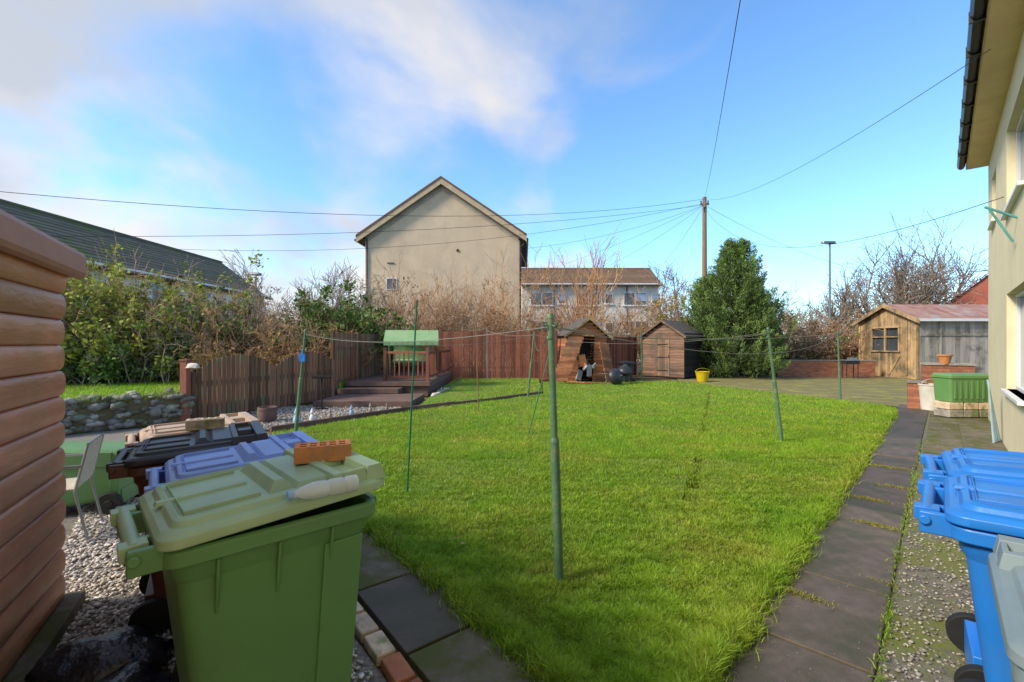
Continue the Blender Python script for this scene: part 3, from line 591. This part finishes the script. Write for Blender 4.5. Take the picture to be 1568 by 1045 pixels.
def gnome(x,y,s,mat):
    e=empty('garden_ornament',(x,y,0)); mb=MB(); prof=[(0,.07),(.03,.085),(.10,.075),(.16,.05),(.18,.035),(.20,.05),(.24,.055),(.27,.045),(.33,.02),(.38,.004)]
    mb.loft([[Vector((s*rr*math.cos(t*.5236),s*rr*math.sin(t*.5236),s*z)) for t in range(12)] for z,rr in prof]); mb.obj('figure',[mat],e,smooth=True)
gnome(-4.35,9.2,.9,blindM); gnome(-4.15,9.45,.7,whiteM); gnome(-3.9,9.75,.6,stoneCl); gnome(-4.5,9.6,.6,brickO); gnome(-3.3,10.6,.6,stoneCl); gnome(-3.6,10.2,.6,blindM); gnome(-3.0,10.9,.5,stoneCl)
gnome(-2.3,14.8,.5,whiteM); gnome(-2.25,13.9,.5,stoneCl)
q=np.array([(-2.28+.02*i+random.uniform(-.03,.03),13.2+.3*i) for i in range(18)]); stones('border_stones',q,r.uniform(.06,.11,18),stoneM,61,.08)
# ------------------------------------------------------------ sheds
def shed():
    A=(7.68,20.3); e=empty('garden_shed',(A[0],A[1],0),GA)
    Wd=2.0; D=2.9; ez=1.95; az=2.62; mb=MB()
    z=.06
    while z<az-.05:
        h=.125; half=Wd/2 if z+h<ez else max(0,(az-z-h)/(az-ez))*Wd/2
        if half>.05: mb.box((0,Wd/2,z+h/2),(.022,2*half,h-.008),ry=.05)
        z+=h
    mb.obj('front_cladding',[shedM],e)
    mb=MB(); z=.06
    while z<ez:
        for y in (0,Wd): mb.box((D/2,y,z+.0625),(D,.022,.118)); 
        mb.box((D,Wd/2,z+.0625),(.022,Wd,.118)); z+=.125
    mb.add([(D,0,ez),(D,Wd,ez),(D,Wd/2,az)],[(0,1,2)]); mb.add([(.012,0.02,0),(.012,Wd-.02,0),(.012,Wd-.02,ez),(.012,Wd/2,az-.05),(.012,.02,ez)],[(0,1,2,3,4)]); mb.obj('side_cladding',[shedD],e)  # near-black cladding colour carries the shade of the side away from the sun
    mb=MB()
    for k in range(6): mb.box((-.03,.72+k*.115,.95),(.02,.108,1.72))
    mb.obj('door',[shedM],e); mb=MB()
    for z in (.35,.95,1.55): mb.box((-.045,1.0,z),(.015,.5,.04))
    mb.box((-.05,.70,1.0),(.02,.03,.12)); mb.obj('hinges',[blackM],e)
    mb=MB(); o=.14; s=(az-ez)/(Wd/2)
    for sg in (0,1):
        y0=-o if sg==0 else Wd+o; z0=ez-o*s
        mb.hexa([(-.15,y0,z0+.03),(D+.1,y0,z0+.03),(D+.1,Wd/2,az+.03),(-.15,Wd/2,az+.03),(-.15,y0,z0+.06),(D+.1,y0,z0+.06),(D+.1,Wd/2,az+.06),(-.15,Wd/2,az+.06)],0)
        mb.hexa([(-.175,y0,z0-.04),(-.15,y0,z0-.04),(-.15,Wd/2,az-.04),(-.175,Wd/2,az-.04),(-.175,y0,z0+.07),(-.15,y0,z0+.07),(-.15,Wd/2,az+.07),(-.175,Wd/2,az+.07)],1)
    mb.obj('roof',[feltM,shedM],e)
shed()
def playhouse():
    e=empty('collapsing_playhouse',(2.95,18.7,0),math.radians(8),ry=math.radians(3)); mb=MB(); w=.86; D=1.6; ez=1.95; az=2.62
    def clad(P0,P1,h,n,mi=0,lean=0):
        P0=Vector(P0);P1=Vector(P1); d=P1-P0; a=math.atan2(d.y,d.x)
        for i in range(n): mb.box(((P0.x+P1.x)/2+lean*(i/n),(P0.y+P1.y)/2,h*(i+.5)/n),(d.length,.025,h/n-.012),a,mi)
    clad((-w,0,0),(-.30,0,0),ez,15,lean=.1); clad((.36,0,0),(w,0,0),ez,15,lean=.02); clad((-w,D,0),(w,D,0),ez,15); clad((-w,0,0),(-w,D,0),ez,15,lean=.06); clad((w,0,0),(w,D,0),ez,15)
    for i in range(5): 
        z=ez+.13*i; hw=(w)*(az-z-.13)/(az-ez)+.05; 
        if hw>0: mb.box((.05,-.01,z+.065),(2*hw,.025,.115))
    mb.obj('walls',[playM],e); mb=MB(); o=.16; s=(az-ez)/w
    for sg in (-1,1):
        x0=sg*(w+o)+.06; z0=ez-o*s
        mb.hexa([(x0,-.2,z0+.03),(.06,-.2,az+.03),(.06,D,az+.03),(x0,D,z0+.03),(x0,-.2,z0+.06),(.06,-.2,az+.06),(.06,D,az+.06),(x0,D,z0+.06)],0)
        mb.hexa([(x0,-.23,z0-.05),(.06,-.23,az-.05),(.06,-.2,az-.05),(x0,-.2,z0-.05),(x0,-.23,z0+.06),(.06,-.23,az+.06),(.06,-.2,az+.06),(x0,-.2,z0+.06)],1)
    mb.obj('roof',[feltM,sumM],e)
    mb=MB()
    for i in range(13): mb.box((-1.15+.055*i,-.55+.03*i,.10+i*.14),(.66,.025,.13),ry=-.05)
    mb.obj('leaning_door',[playM],e,)
    mb=MB()
    for i in range(11): mb.box((1.02-.03*i,-.35+.02*i,.10+i*.15),(.5,.025,.138),rz=.35,ry=.12)
    mb.obj('loose_panel',[playM],e)
    mb=MB(); mb.box((0,.5,.9),(.7,.05,1.6)); mb.obj('interior_shade_panel',[shedD],e)  # near-black panel standing in for the shade inside the doorway
    mb=MB()
    for i in range(16): mb.box((random.uniform(-.3,.4),random.uniform(-.3,.3),random.uniform(.1,1.1)),(random.uniform(.06,.3),.05,random.uniform(.1,.5)),random.uniform(-1,1),ry=random.uniform(-.8,.8),mi=random.choice([0,0,1,2]))
    mb.obj('stored_junk',[M('junk_grey',(.4,.4,.42),scale=3),brickO,shedD],e,bevel=.01)
    mb=MB()
    for i in range(7): mb.box((random.uniform(-1.2,.9),random.uniform(-.9,-.4),.03+.03*(i%2)),(random.uniform(.3,.8),.09,.03),random.uniform(-.5,.5))
    mb.obj('fallen_planks',[playM],e)
playhouse()
def kettle(loc,rx,rz,s=1):
    e=empty('kettle_barbecue',loc,rz,rx=rx); mb=MB(); R=[]
    for z,rr in [(-.20,.02),(-.19,.12),(-.13,.22),(-.05,.275),(0,.285),(.01,.295),(.03,.29),(.10,.26),(.17,.18),(.21,.05)]: R.append([Vector((s*rr*math.cos(t*.2618),s*rr*math.sin(t*.2618),s*z)) for t in range(24)])
    mb.loft(R); mb.obj('bowl_and_lid',[binK],e,smooth=True); mb=MB(); mb.tube((0,0,.2*s),(0,0,.26*s),.02); mb.tube((-.07,0,.26*s),(.07,0,.26*s),.015)
    for a in range(3): x,y=math.cos(a*2.1),math.sin(a*2.1); mb.tube((x*.15*s,y*.15*s,-.15*s),(x*.3*s,y*.3*s,-.6*s),.012)
    mb.obj('legs',[galvM],e)
kettle((4.0,17.6,.30),math.radians(75),math.radians(35),1.15); kettle((4.45,18.0,.5),math.radians(20),0,1.0)
wheelie_bin('black_wheelie_bin',(4.75,18.9),math.radians(200),binK,binK,0,sc=.8)
def bucket(name,loc,r0,r1,h,mat):
    e=empty(name,loc); mb=MB(); mb.loft([[Vector((rr*math.cos(t*.314),rr*math.sin(t*.314),z)) for t in range(20)] for z,rr in ((0,r0),(h*.95,r1),(h*.95,r1*1.06),(h,r1*1.06),(h,r1*.95),(.03,r0*.92))]); mb.obj('shell',[mat],e,smooth=True)
    pts=[Vector((r1*1.03*math.cos(t),0,h+.5*r1*math.sin(t))) for t in [i*math.pi/10 for i in range(11)]]; m=MB(); m.path(pts,.006); m.obj('handle',[mat],e)
bucket('yellow_bucket',(7.95,19.0,0),.20,.28,.42,yelM)
def summerhouse():
    e=empty('summerhouse',(17.9,20,0)); Wd=3.4; L=6.0; ez=2.62; az=3.36; mb=MB(); y=0
    while y<Wd:
        h=ez+(az-ez)*(1-abs(y+.07-Wd/2)/(Wd/2))
        if 1.0<y+.07<2.6:
            mb.box((0,y+.07,.6),(.03,.132,1.2)); mb.box((0,y+.07,(2.35+h)/2),(.03,.132,h-2.35))
        else: mb.box((0,y+.07,h/2),(.03,.132,h))
        y+=.14
    mb.box((-.04,Wd/2+.1,1.22),(.1,1.7,.07)); mb.box((-.04,Wd/2+.1,2.36),(.08,1.7,.07))
    for yy in (1.0,1.8,2.6): mb.box((-.03,yy,1.79),(.07,.07,1.1))
    mb.box((-.03,1.8,1.9),(.05,1.55,.04)); 
    for yy in (.03,Wd-.03): mb.box((-.03,yy,1.3),(.06,.1,2.6))
    mb.box((-.035,1.25,.6),(.04,.08,1.1),rx=.6); mb.box((-.035,.6,1.4),(.05,.07,2.5))
    mb.obj('front_boards',[sumM],e)
    mb=MB(); mb.box((.05,1.8,1.8),(.02,1.6,1.1)); mb.obj('window_glass',[glassM],e)
    mb=MB(); x=.0
    while x<L: mb.box((x+.11,-.02,ez/2+.0),(.215,.03,ez)); x+=.22
    mb.box((.9,-.05,1.3),(.08,.04,2.5)); mb.box((L/2,-.05,1.95),(L,.03,.06)); mb.box((L,Wd/2,1.3),(.03,Wd,2.6)); mb.box((L/2,Wd,1.3),(L,.03,2.6)); mb.obj('side_boards',[sumG],e)
    mb=MB(); s=(az-ez)/(Wd/2); x=-.2
    while x<L+.2:
        for sg in (0,1):
            y0=-.22 if sg==0 else Wd+.22; z0=ez-.22*s
            mb.hexa([(x,y0,z0+.05),(x+.09,y0,z0+.05),(x+.09,Wd/2,az+.05),(x,Wd/2,az+.05),(x,y0,z0+.075),(x+.09,y0,z0+.10),(x+.09,Wd/2,az+.10),(x,Wd/2,az+.075)],0)
        x+=.09
    for sg in (0,1):
        y0=-.25 if sg==0 else Wd+.25; z0=ez-.22*s
        mb.hexa([(-.24,y0,z0-.06),(-.20,y0,z0-.06),(-.20,Wd/2,az-.06),(-.24,Wd/2,az-.06),(-.24,y0,z0+.11),(-.20,y0,z0+.11),(-.20,Wd/2,az+.12),(-.24,Wd/2,az+.12)],1)
    mb.box((L/2,-.235,ez+.0),(L+.4,.025,.12),mi=2)
    mb.obj('roof',[rustM,sumM,whiteM],e)
summerhouse()
def brickwall(name,p0,p1,h,mat,t=.11,bot=0,cope=True):
    p0=Vector((*p0,0));p1=Vector((*p1,0)); d=p1-p0; L=d.length; e=empty(name,(p0.x,p0.y,bot),math.atan2(d.y,d.x)); mb=MB(); z=0;row=0
    while z<h-.01:
        x=-.11*(row%2)
        while x<L:
            a=max(x,0);b=min(x+.215,L)
            if b-a>.02: mb.box(((a+b)/2,0,z+.0325),(b-a-.0,t,.065))
            x+=.225
        z+=.075;row+=1
    mb.box((L/2,0,h/2),(L-.01,t-.016,h-.01),mi=1)
    if cope: mb.box((L/2,0,h+.03),(L+.04,t+.05,.05),mi=1)
    mb.obj('courses',[mat,M('mortar',(.36,.32,.27),scale=8)],e)
brickwall('low_brick_wall',(12.8,22.0),(17.2,21.6),.75,brickM)
brickwall('brick_pillar',(9.86,11.35),(10.12,11.15),.62,brickM,.22)
brickwall('brick_planter',(10.5,11.6),(11.3,11.2),1.05,brickM,.4)
bucket('white_plant_pot',(10.1,10.95,0),.20,.24,.62,potM)
def gbox():
    x,y=uv(14.0,.32); e=empty('green_storage_box',(x,y,.34),GA-math.pi/2+.75); mb=MB()
    mb.loft([rring(.86,.40,.04,0,0),rring(.92,.44,.04,0,.50),rring(.96,.48,.04,0,.51),rring(.96,.48,.04,0,.56),rring(.90,.42,.04,0,.60)]); 
    for i in range(-3,4): mb.box((i*.12,-.215,.27),(.03,.03,.40))
    mb.obj('box',[binG],e,smooth=True,auto=30)
    e=empty('stone_block_stack',(x,y,0),GA-math.pi/2+.75); mb=MB()
    for i in range(3):
        for j in range(2): mb.box((-.32+i*.33,-.02,.085+j*.165),(.31,.36,.155),random.uniform(-.05,.05),mi=j)
    mb.obj('blocks',[rubbleM,brickT],e,bevel=.015)
gbox()
e=empty('orange_flower_pot',(10.75,11.3,1.08)); mb=MB(); mb.loft([[Vector((rr*math.cos(t*.4),rr*math.sin(t*.4),z)) for t in range(16)] for z,rr in ((0,.09),(.2,.13),(.2,.15),(.24,.15),(.24,.12))]); mb.obj('pot',[brickO],e,smooth=True)
x,y=uv(10.8,.6); e=empty('folded_clothes_airer',(x,y,0),GA); mb=MB()
for i in range(4): mb.path([(i*.12-.2,.0-.03*i,0),(i*.07-.2,.06,1.0)],.012)
mb.obj('frame',[M('pale_blue_paint',(.35,.5,.55),scale=4)],e)
e=empty('tray_barbecue',(15.6,21.0,0)); mb=MB(); mb.box((0,0,.72),(.62,.36,.16)); mb.box((0,0,.82),(.68,.40,.04),mi=1)
for (a,b) in ((-.26,-.14),(.26,-.14),(-.26,.14),(.26,.14)): mb.tube((a,b,0),(a,b,.65),.02)
mb.box((.1,0,.89),(.3,.26,.10),mi=1); mb.obj('body',[shedD,galvM],e,bevel=.02)
e=empty('patio_flags',(0,0,0),GA); mb=MB()
for i in range(9):
    for j in range(2): mb.box((8.0+i*.72,-.02-.46*j+0,-.018),(.70,.44,.03),mi=0)
mb.obj('flags',[slab2M],e,bevel=.006)
# ------------------------------------------------------------ poles, lamps, wires
PT=(11.0,26.0,9.85)
e=empty('telegraph_pole',(11.0,26,0)); mb=MB(); mb.tube((0,0,0),(0,0,9.9),.17,.11,12); mb.box((0,0,9.55),(.5,.1,.09)); mb.box((0,-.05,9.2),(.16,.12,.3),mi=1); mb.tube((0,0,9.9),(0,0,9.96),.13,.08)
for x in (-.2,.2): mb.tube((x,0,9.6),(x,0,9.75),.035,mi=1)
mb.obj('mast',[woodpM,blackM],e,smooth=True)
def lamp(loc,h):
    e=empty('street_lamp',loc); mb=MB(); mb.tube((0,0,0),(0,0,1.2),.10,.09); mb.tube((0,0,1.2),(0,0,h),.075,.055); mb.tube((-.05,0,h),(.4,0,h+.05),.03); 
    mb.loft([rring(.2,.14,.05,-.1,h+.03),rring(.85,.34,.1,-.1,h+.07),rring(.8,.30,.1,-.1,h+.17),rring(.4,.15,.05,-.1,h+.2)]); mb.obj('column_and_head',[galvM],e,smooth=True)
lamp((19.9,28.5,0),7.8)
lamp((-15.2,27,0),5.6); lamp((-25.5,22,0),8.4)
def wire(a,b,s,r=.011): sagline('overhead_wire',a,b,s,r,wireM,30)
wire(PT,(-18,10.5,5.75),1.1,.009); wire((11,26,9.6),(-18.5,24,6.6),1.0,.009); wire((11,26,9.5),(-19,16,5.4),.6,.009)
wire(PT,(.5,-.2,5.1),.35,.006); wire((11,26,9.8),(6.1,5.8,5.35),.55,.005); wire((11,26,9.3),(6.05,5.6,3.4),1.3,.005)
for (x,y,z) in ((.6,40,7.4),(6,40,7.3),(12,40,7.3),(.5,28,7.4)): wire((11,26,9.5),(x,y,z),.4,.007)
wire((11,26,9.5),(30,34,6.5),.9,.008)
# ------------------------------------------------------------ vegetation
def seg_mesh(name,A,B,R0,R1,mat,rnd,parent=None):
    d=nrm(B-A); h=np.where(np.abs(d[:,2:3])>.9,np.array([[1,0,0]]),np.array([[0,0,1]])); a=nrm(np.cross(d,h)); b=np.cross(d,a); vs=[]
    for P,R in ((A,R0),(B,R1)):
        for k in range(3):
            t=k*2.0944; vs.append(P+(a*math.cos(t)+b*math.sin(t))*R[:,None])
    V=np.stack(vs,1).reshape(-1,3); i=np.arange(len(A))*6
    F=np.concatenate([np.stack([i+k,i+(k+1)%3,i+3+(k+1)%3,i+3+k],1) for k in range(3)])
    return fast(name,V,F,mat,np.tile(rnd,3),parent)
def branches(r,P,Dr,L,R,levels,kids,nseg=4,wander=.18,up=.05,spread=.8,ratio=.55,rmin=.004,t0=.22):
    out=[];tips=[]
    P=np.array(P,float);Dr=nrm(np.array(Dr,float));L=np.array(L,float);R=np.array(R,float)
    for lv in range(levels):
        nodes=[P];dirs=[];d=Dr;p=P
        for s in range(nseg):
            d=nrm(d+r.normal(0,wander,d.shape)+np.array([[0,0,up]])); q=p+d*(L/nseg)[:,None]
            out.append((p,q,np.maximum(R*(1-.7*s/nseg),rmin),np.maximum(R*(1-.7*(s+1)/nseg),rmin))); nodes.append(q);dirs.append(d);p=q
        tips.append(p)
        if lv==levels-1: break
        k=kids[lv]; n=len(P); NP=[];NDr=[];NL=[];NR=[]; nodes=np.array(nodes);dirs=np.array(dirs)
        for c in range(k):
            t=r.uniform(t0,1,n)*nseg; i0=np.minimum(t.astype(int),nseg-1); f=(t-i0)[:,None]; idx=np.arange(n)
            base=nodes[i0,idx]*(1-f)+nodes[i0+1,idx]*f; dd=nrm(dirs[i0,idx]+r.normal(0,spread,(n,3)))
            NP.append(base);NDr.append(dd);NL.append(L*ratio*r.uniform(.6,1.25,n));NR.append(R*.45)
        P=np.concatenate(NP);Dr=np.concatenate(NDr);L=np.concatenate(NL);R=np.concatenate(NR)
    A=np.concatenate([o[0] for o in out]);B=np.concatenate([o[1] for o in out]);R0=np.concatenate([o[2] for o in out]);R1=np.concatenate([o[3] for o in out])
    return A,B,R0,R1,tips[-1]
def leaves(name,C,s,mat,seed,parent=None,el=1.6):
    r=np.random.default_rng(seed); n=len(C); a=nrm(r.normal(0,1,(n,3))); b=nrm(np.cross(a,r.normal(0,1,(n,3)))); s=s*r.uniform(.6,1.3,n)[:,None]
    V=np.stack([C-a*s*el/2,C+b*s*.5,C+a*s*el/2,C-b*s*.5],1).reshape(-1,3); i=np.arange(n)*4
    return fast(name,V,np.stack([i,i+1,i+2,i+3],1),mat,r.random(n),parent)
def bare_tree(name,loc,H,seed,mat,kids=(7,6,5),levels=4,r0=None,spread=.62,stems=1,ratio=.56,rmin=None,tf=.62):
    r=np.random.default_rng(seed); e=empty(name,loc); n=stems
    P=np.zeros((n,3)); P[:,:2]=r.normal(0,.12*(n>1),(n,2)); Dr=np.c_[r.normal(0,.12 if n==1 else .28,(n,2)),np.ones(n)]
    A,B,R0,R1,t=branches(r,P,Dr,np.full(n,H*tf)*(r.uniform(.75,1.1,n) if n>1 else 1),np.full(n,r0 or H*.02),levels,kids,5,.10,.05,spread,ratio,rmin or .010)
    k=B[:,2].max()/H; A/=k;B/=k
    seg_mesh('branches',A,B,R0,R1,mat,r.random(len(A)),e); return e
def shrub(name,loc,rx,ry,H,seed,tw,leaf=None,nst=40,nleaf=0,lsz=.07,kids=(6,5),rmin=.006,arch=.35,up=.02):
    r=np.random.default_rng(seed); e=empty(name,loc); n=nst
    P=np.c_[r.uniform(-rx,rx,n)*.75,r.uniform(-ry,ry,n)*.75,np.zeros(n)]
    Dr=np.c_[r.normal(0,arch,(n,2)),np.ones(n)]
    hh=H*r.uniform(.5,1.05,n)*(1-.35*(P[:,0]/rx)**2)
    A,B,R0,R1,t=branches(r,P,Dr,hh,np.full(n,.02),3,kids,4,.2,up,.75,.42,rmin)
    seg_mesh('twigs',A,B,R0,R1,tw,r.random(len(A)),e)
    if leaf:
        sub=r.integers(0,len(B),max(20,nleaf//22)); idx=sub[r.integers(0,len(sub),nleaf)]; C=B[idx]+r.normal(0,.11,(nleaf,3)); C[:,2]=np.abs(C[:,2]); leaves('leaves',C,lsz,leaf,seed+1,e)
    return e
F=.42
L1=[(-14.8,14.6,1.6,3.4,twigB,leafY,11000),(-13.2,14.2,1.6,3.3,twigB,leafY,13000),(-11.9,15.0,1.6,4.0,twigB,leafY,9000),(-10.8,14.6,1.5,3.2,twigB,leafG,2600),(-9.9,15.2,1.5,3.0,twigG,leafB,600),(-8.8,15.6,1.5,2.8,twigB,leafG,1500),(-7.8,15.8,1.4,2.4,twigB,leafB,700),(-17,15,1.7,3.6,twigB,leafG,6000),(-12.6,13.4,1.3,2.3,twigG,leafY,7500),(-9.0,14.2,1.4,1.7,twigO,leafB,900),(-10.6,13.7,1.2,1.8,twigG,leafY,1800),(-7.2,14.6,1.2,1.6,twigO,leafB,700),(-6.2,15.6,1.1,1.9,twigO,leafG,1200),(-14.2,13.6,1.3,1.8,twigG,leafG,7500),(-11.6,13.3,1.2,1.3,twigG,leafG,4000)]
for i,(x,y,w,h,tw,lf,nl) in enumerate(L1): shrub('overgrown_shrub',(x,y,F),w,1.2,h,100+i,tw,lf,38,nl,.085)
shrub('evergreen_bush',(-6.6,17.2,F),1.5,1.2,2.7,140,twigB,leafG,50,15000,.10); shrub('evergreen_bush',(-5.6,18.6,F),1.2,1.0,2.2,141,twigB,leafG,40,7000,.10)
for i,(x,y,h) in enumerate([(-9.6,18,4.9),(-8.3,19,5.2),(-7.5,20,4.7),(-11.3,18,4.4),(-6.6,21,4.6)]): bare_tree('bare_tree',(x,y,F),h,200+i,twigG,(8,6,5),4,.06,.55,3,.56,.009)
for i,(x,y,w,h,tw) in enumerate([(-6.4,22.3,1.3,3.4,twigB),(-5.0,22.0,1.2,4.3,twigB),(-3.6,22.4,1.2,3.4,twigO),(-1.4,22.2,1.2,4.4,twigO),(-.2,22.4,1.2,4.7,twigO),(1.0,22.6,1.3,3.2,twigB),(2.4,22.8,1.3,3.2,twigB),(3.9,23.2,1.4,3.6,twigO),(5.4,23.4,1.4,3.0,twigB),(6.8,23.6,1.4,3.4,twigO),(8.2,24.2,1.4,3.3,twigB)]):
    shrub('bare_shrub',(x,y,0),w,.9,h*1.05,300+i,tw,leafB,24,300,.07,(6,4),.008,.14,.10)
shrub('dense_bare_bush',(-2.95,21.2,0),.9,.8,4.1,330,twigB,None,50,0,.06,(8,5),.008,.20,.08)
for i,(x,y,h) in enumerate([(4.0,25.5,8.3),(4.6,25.8,7.4),(3.3,25.2,6.6),(-5.6,23.6,5.4)]): bare_tree('bare_tree',(x,y,0),h,350+i,twigO,(9,6),3,.06,.26,5,.42,.010)
for i,(x,y,h) in enumerate([(10.0,29,7.2),(11.4,31,7.0),(13.2,30,6.6),(17.5,31,6.0),(19.3,33,6.0),(21.5,33,5.8)]): bare_tree('bare_tree',(x,y,0),h,370+i,twigG,(8,6,5),4,.08,.55,2,.56,.012)
shrub('yellowing_shrub',(8.3,24.6,0),1.5,1.1,3.9,380,twigO,leafY,34,4500,.08)
for i in range(11): shrub('hedge_shrub',(12.0+i*1.15,24.6+.3*math.sin(i*2),0),1.1,.8,2.7+.5*math.sin(i*1.7),400+i,twigB,leafB if i%3 else leafG,30,1600,.09,(6,4),.010)
for i,(x,y,h) in enumerate([(28.6,34,9.6),(30.2,36,10.0),(39.5,41.5,13.6),(25.8,35,7.8),(32.5,40,11.2)]): bare_tree('bare_tree',(x,y,0),h,430+i,twigG,(11,9,7),4,.22,.74,1,.62,.018,.45)
def conifer(name,loc,H,R,seed,n=950):
    r=np.random.default_rng(seed); e=empty(name,loc); mb=MB(); mb.tube((0,0,0),(0,0,H*.92),.16,.03,8); mb.obj('trunk',[barkM],e)
    t=r.random(n)**.9; z=.12+t*(H-.2); a=r.uniform(0,6.283,n)
    rad=R*np.where(t<.25,.82+.18*np.sin(t/.25*1.57),np.clip(1-(t-.25)/.76,0,1)**.72)*(1+.20*np.sin(3*a+2.1*z+seed)+.13*np.sin(7*a-3.1*z))
    rr=rad*r.uniform(.55,1.14,n); C=np.stack([np.cos(a)*rr,np.sin(a)*rr,z],1); out=np.stack([np.cos(a),np.sin(a),r.uniform(.5,2.2,n)],1); out=nrm(out)
    A=np.stack([C[:,0]*.2,C[:,1]*.2,C[:,2]-.25*rr],1); seg_mesh('limbs',A,C,np.full(n,.018),np.full(n,.008),barkM,r.random(n),e)
    m=64; idx=np.repeat(np.arange(n),m); s=r.uniform(-.30,.46,len(idx)); w=.115*(1-np.abs(s)/.6); P=C[idx]+out[idx]*s[:,None]+r.normal(0,1,(len(idx),3))*w[:,None]; P[:,2]=np.maximum(P[:,2],.03)
    dr=nrm(out[idx]+r.normal(0,.45,(len(idx),3))); sd=nrm(np.cross(dr,r.normal(0,1,(len(idx),3)))); L=r.uniform(.07,.16,len(idx))[:,None]
    V=np.stack([P-sd*.020,P+sd*.020,P+dr*L],1).reshape(-1,3); i=np.arange(len(idx))*3
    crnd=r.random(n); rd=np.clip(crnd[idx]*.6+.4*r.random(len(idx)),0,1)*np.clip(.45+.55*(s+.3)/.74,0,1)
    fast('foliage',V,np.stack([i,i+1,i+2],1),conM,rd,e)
conifer('conifer_tree',(10.75,21.9,0),6.35,1.95,500)
conifer('conifer_tree',(9.7,22.8,0),4.7,1.1,501,420); conifer('conifer_tree',(11.9,22.4,0),4.3,1.0,502,380)
r=np.random.default_rng(77); n=420
P=np.c_[r.uniform(-70,90,n),r.uniform(52,75,n),np.zeros(n)]
A,B,R0,R1,t=branches(r,P,np.c_[r.normal(0,.2,(n,2)),np.ones(n)],r.uniform(3,6.0,n),np.full(n,.10),3,(8,7),3,.15,.05,.6,.5,.03)
seg_mesh('distant_tree_line',A,B,R0,R1,twigG,r.random(len(A)))
q=np.stack([r.uniform(-3,9,1500),r.uniform(2,18,1500)],1); q=q[inpoly(q,LAWN)][:200]
leaves('fallen_leaves',np.c_[q,np.full(len(q),.05)],.025,leafB,88)
# ------------------------------------------------------------ sky, sun, camera
sd=Vector((-.92,-.39,0)).normalized(); EL=math.radians(37); az_=math.atan2(sd.x,sd.y)
w=bpy.data.worlds.new('World'); S.world=w; w.use_nodes=True; nt=w.node_tree; L=nt.links; bg=nt.nodes['Background']; bg.inputs[1].default_value=.15
sky=ND(nt,'ShaderNodeTexSky',sky_type='NISHITA'); sky.sun_disc=False; sky.sun_elevation=EL; sky.sun_rotation=az_; sky.ozone_density=2.0; sky.air_density=1.0; sky.dust_density=.6
tc=ND(nt,'ShaderNodeTexCoord'); sp=ND(nt,'ShaderNodeSeparateXYZ'); L.new(tc.outputs['Generated'],sp.inputs[0])
def mth(op,a,b=None,clamp=False):
    n=ND(nt,'ShaderNodeMath',operation=op); n.use_clamp=clamp
    for i,x in enumerate((a,b)):
        if x is None: continue
        if isinstance(x,(int,float)): n.inputs[i].default_value=x
        else: L.new(x,n.inputs[i])
    return n.outputs[0]
zz=mth('ADD',mth('MAXIMUM',sp.outputs[2],0),.42)
cx=mth('DIVIDE',sp.outputs[0],zz); cy=mth('DIVIDE',sp.outputs[1],zz); cmb=ND(nt,'ShaderNodeCombineXYZ'); L.new(cx,cmb.inputs[0]); L.new(cy,cmb.inputs[1]); cmb.inputs[2].default_value=3.3
n1=ND(nt,'ShaderNodeTexNoise'); n1.inputs['Scale'].default_value=1.7; n1.inputs['Detail'].default_value=6; n1.inputs['Roughness'].default_value=.5; n1.inputs['Distortion'].default_value=.35; L.new(cmb.outputs[0],n1.inputs[0])
bias=mth('ADD',n1.outputs[0],mth('MULTIPLY',sp.outputs[0],-.15)); bias=mth('ADD',bias,mth('MULTIPLY',mth('MAXIMUM',mth('SUBTRACT',.26,sp.outputs[2]),0),.42))
mr=ND(nt,'ShaderNodeMapRange',interpolation_type='SMOOTHSTEP'); mr.inputs[1].default_value=.45; mr.inputs[2].default_value=.70; L.new(bias,mr.inputs[0])
n2=ND(nt,'ShaderNodeTexNoise'); n2.inputs['Scale'].default_value=2.2; n2.inputs['Detail'].default_value=4; L.new(cmb.outputs[0],n2.inputs[0])
cr=ND(nt,'ShaderNodeValToRGB'); cr.color_ramp.elements[0].position=.35; cr.color_ramp.elements[1].position=.60; cr.color_ramp.elements[0].color=(4.2,4.4,4.8,1); cr.color_ramp.elements[1].color=(6.6,6.2,5.9,1); L.new(n2.outputs[0],cr.inputs[0])
tint=ND(nt,'ShaderNodeMixRGB',blend_type='MULTIPLY'); tint.inputs[0].default_value=1; tint.inputs[2].default_value=(1.35,1.85,2.2,1); L.new(sky.outputs[0],tint.inputs[1])
mx=ND(nt,'ShaderNodeMixRGB'); L.new(mth('MULTIPLY',mr.outputs[0],.94),mx.inputs[0]); L.new(tint.outputs[0],mx.inputs[1]); L.new(cr.outputs[0],mx.inputs[2]); L.new(mx.outputs[0],bg.inputs[0])
sl=bpy.data.lights.new('sun','SUN'); sl.energy=4.8; sl.angle=math.radians(12); sl.color=(1,.89,.72); so=bpy.data.objects.new('sun',sl); link(so)
d=Vector((sd.x*math.cos(EL),sd.y*math.cos(EL),math.sin(EL))); so.rotation_euler=d.to_track_quat('Z','Y').to_euler()
cam=bpy.data.cameras.new('camera'); cam.sensor_width=36; cam.lens=16; cam.shift_y=.0022; cam.clip_start=.05; cam.clip_end=2000
co=bpy.data.objects.new('camera',cam); link(co); co.location=(0,0,1.6); co.rotation_euler=(math.radians(90),0,0); S.camera=co
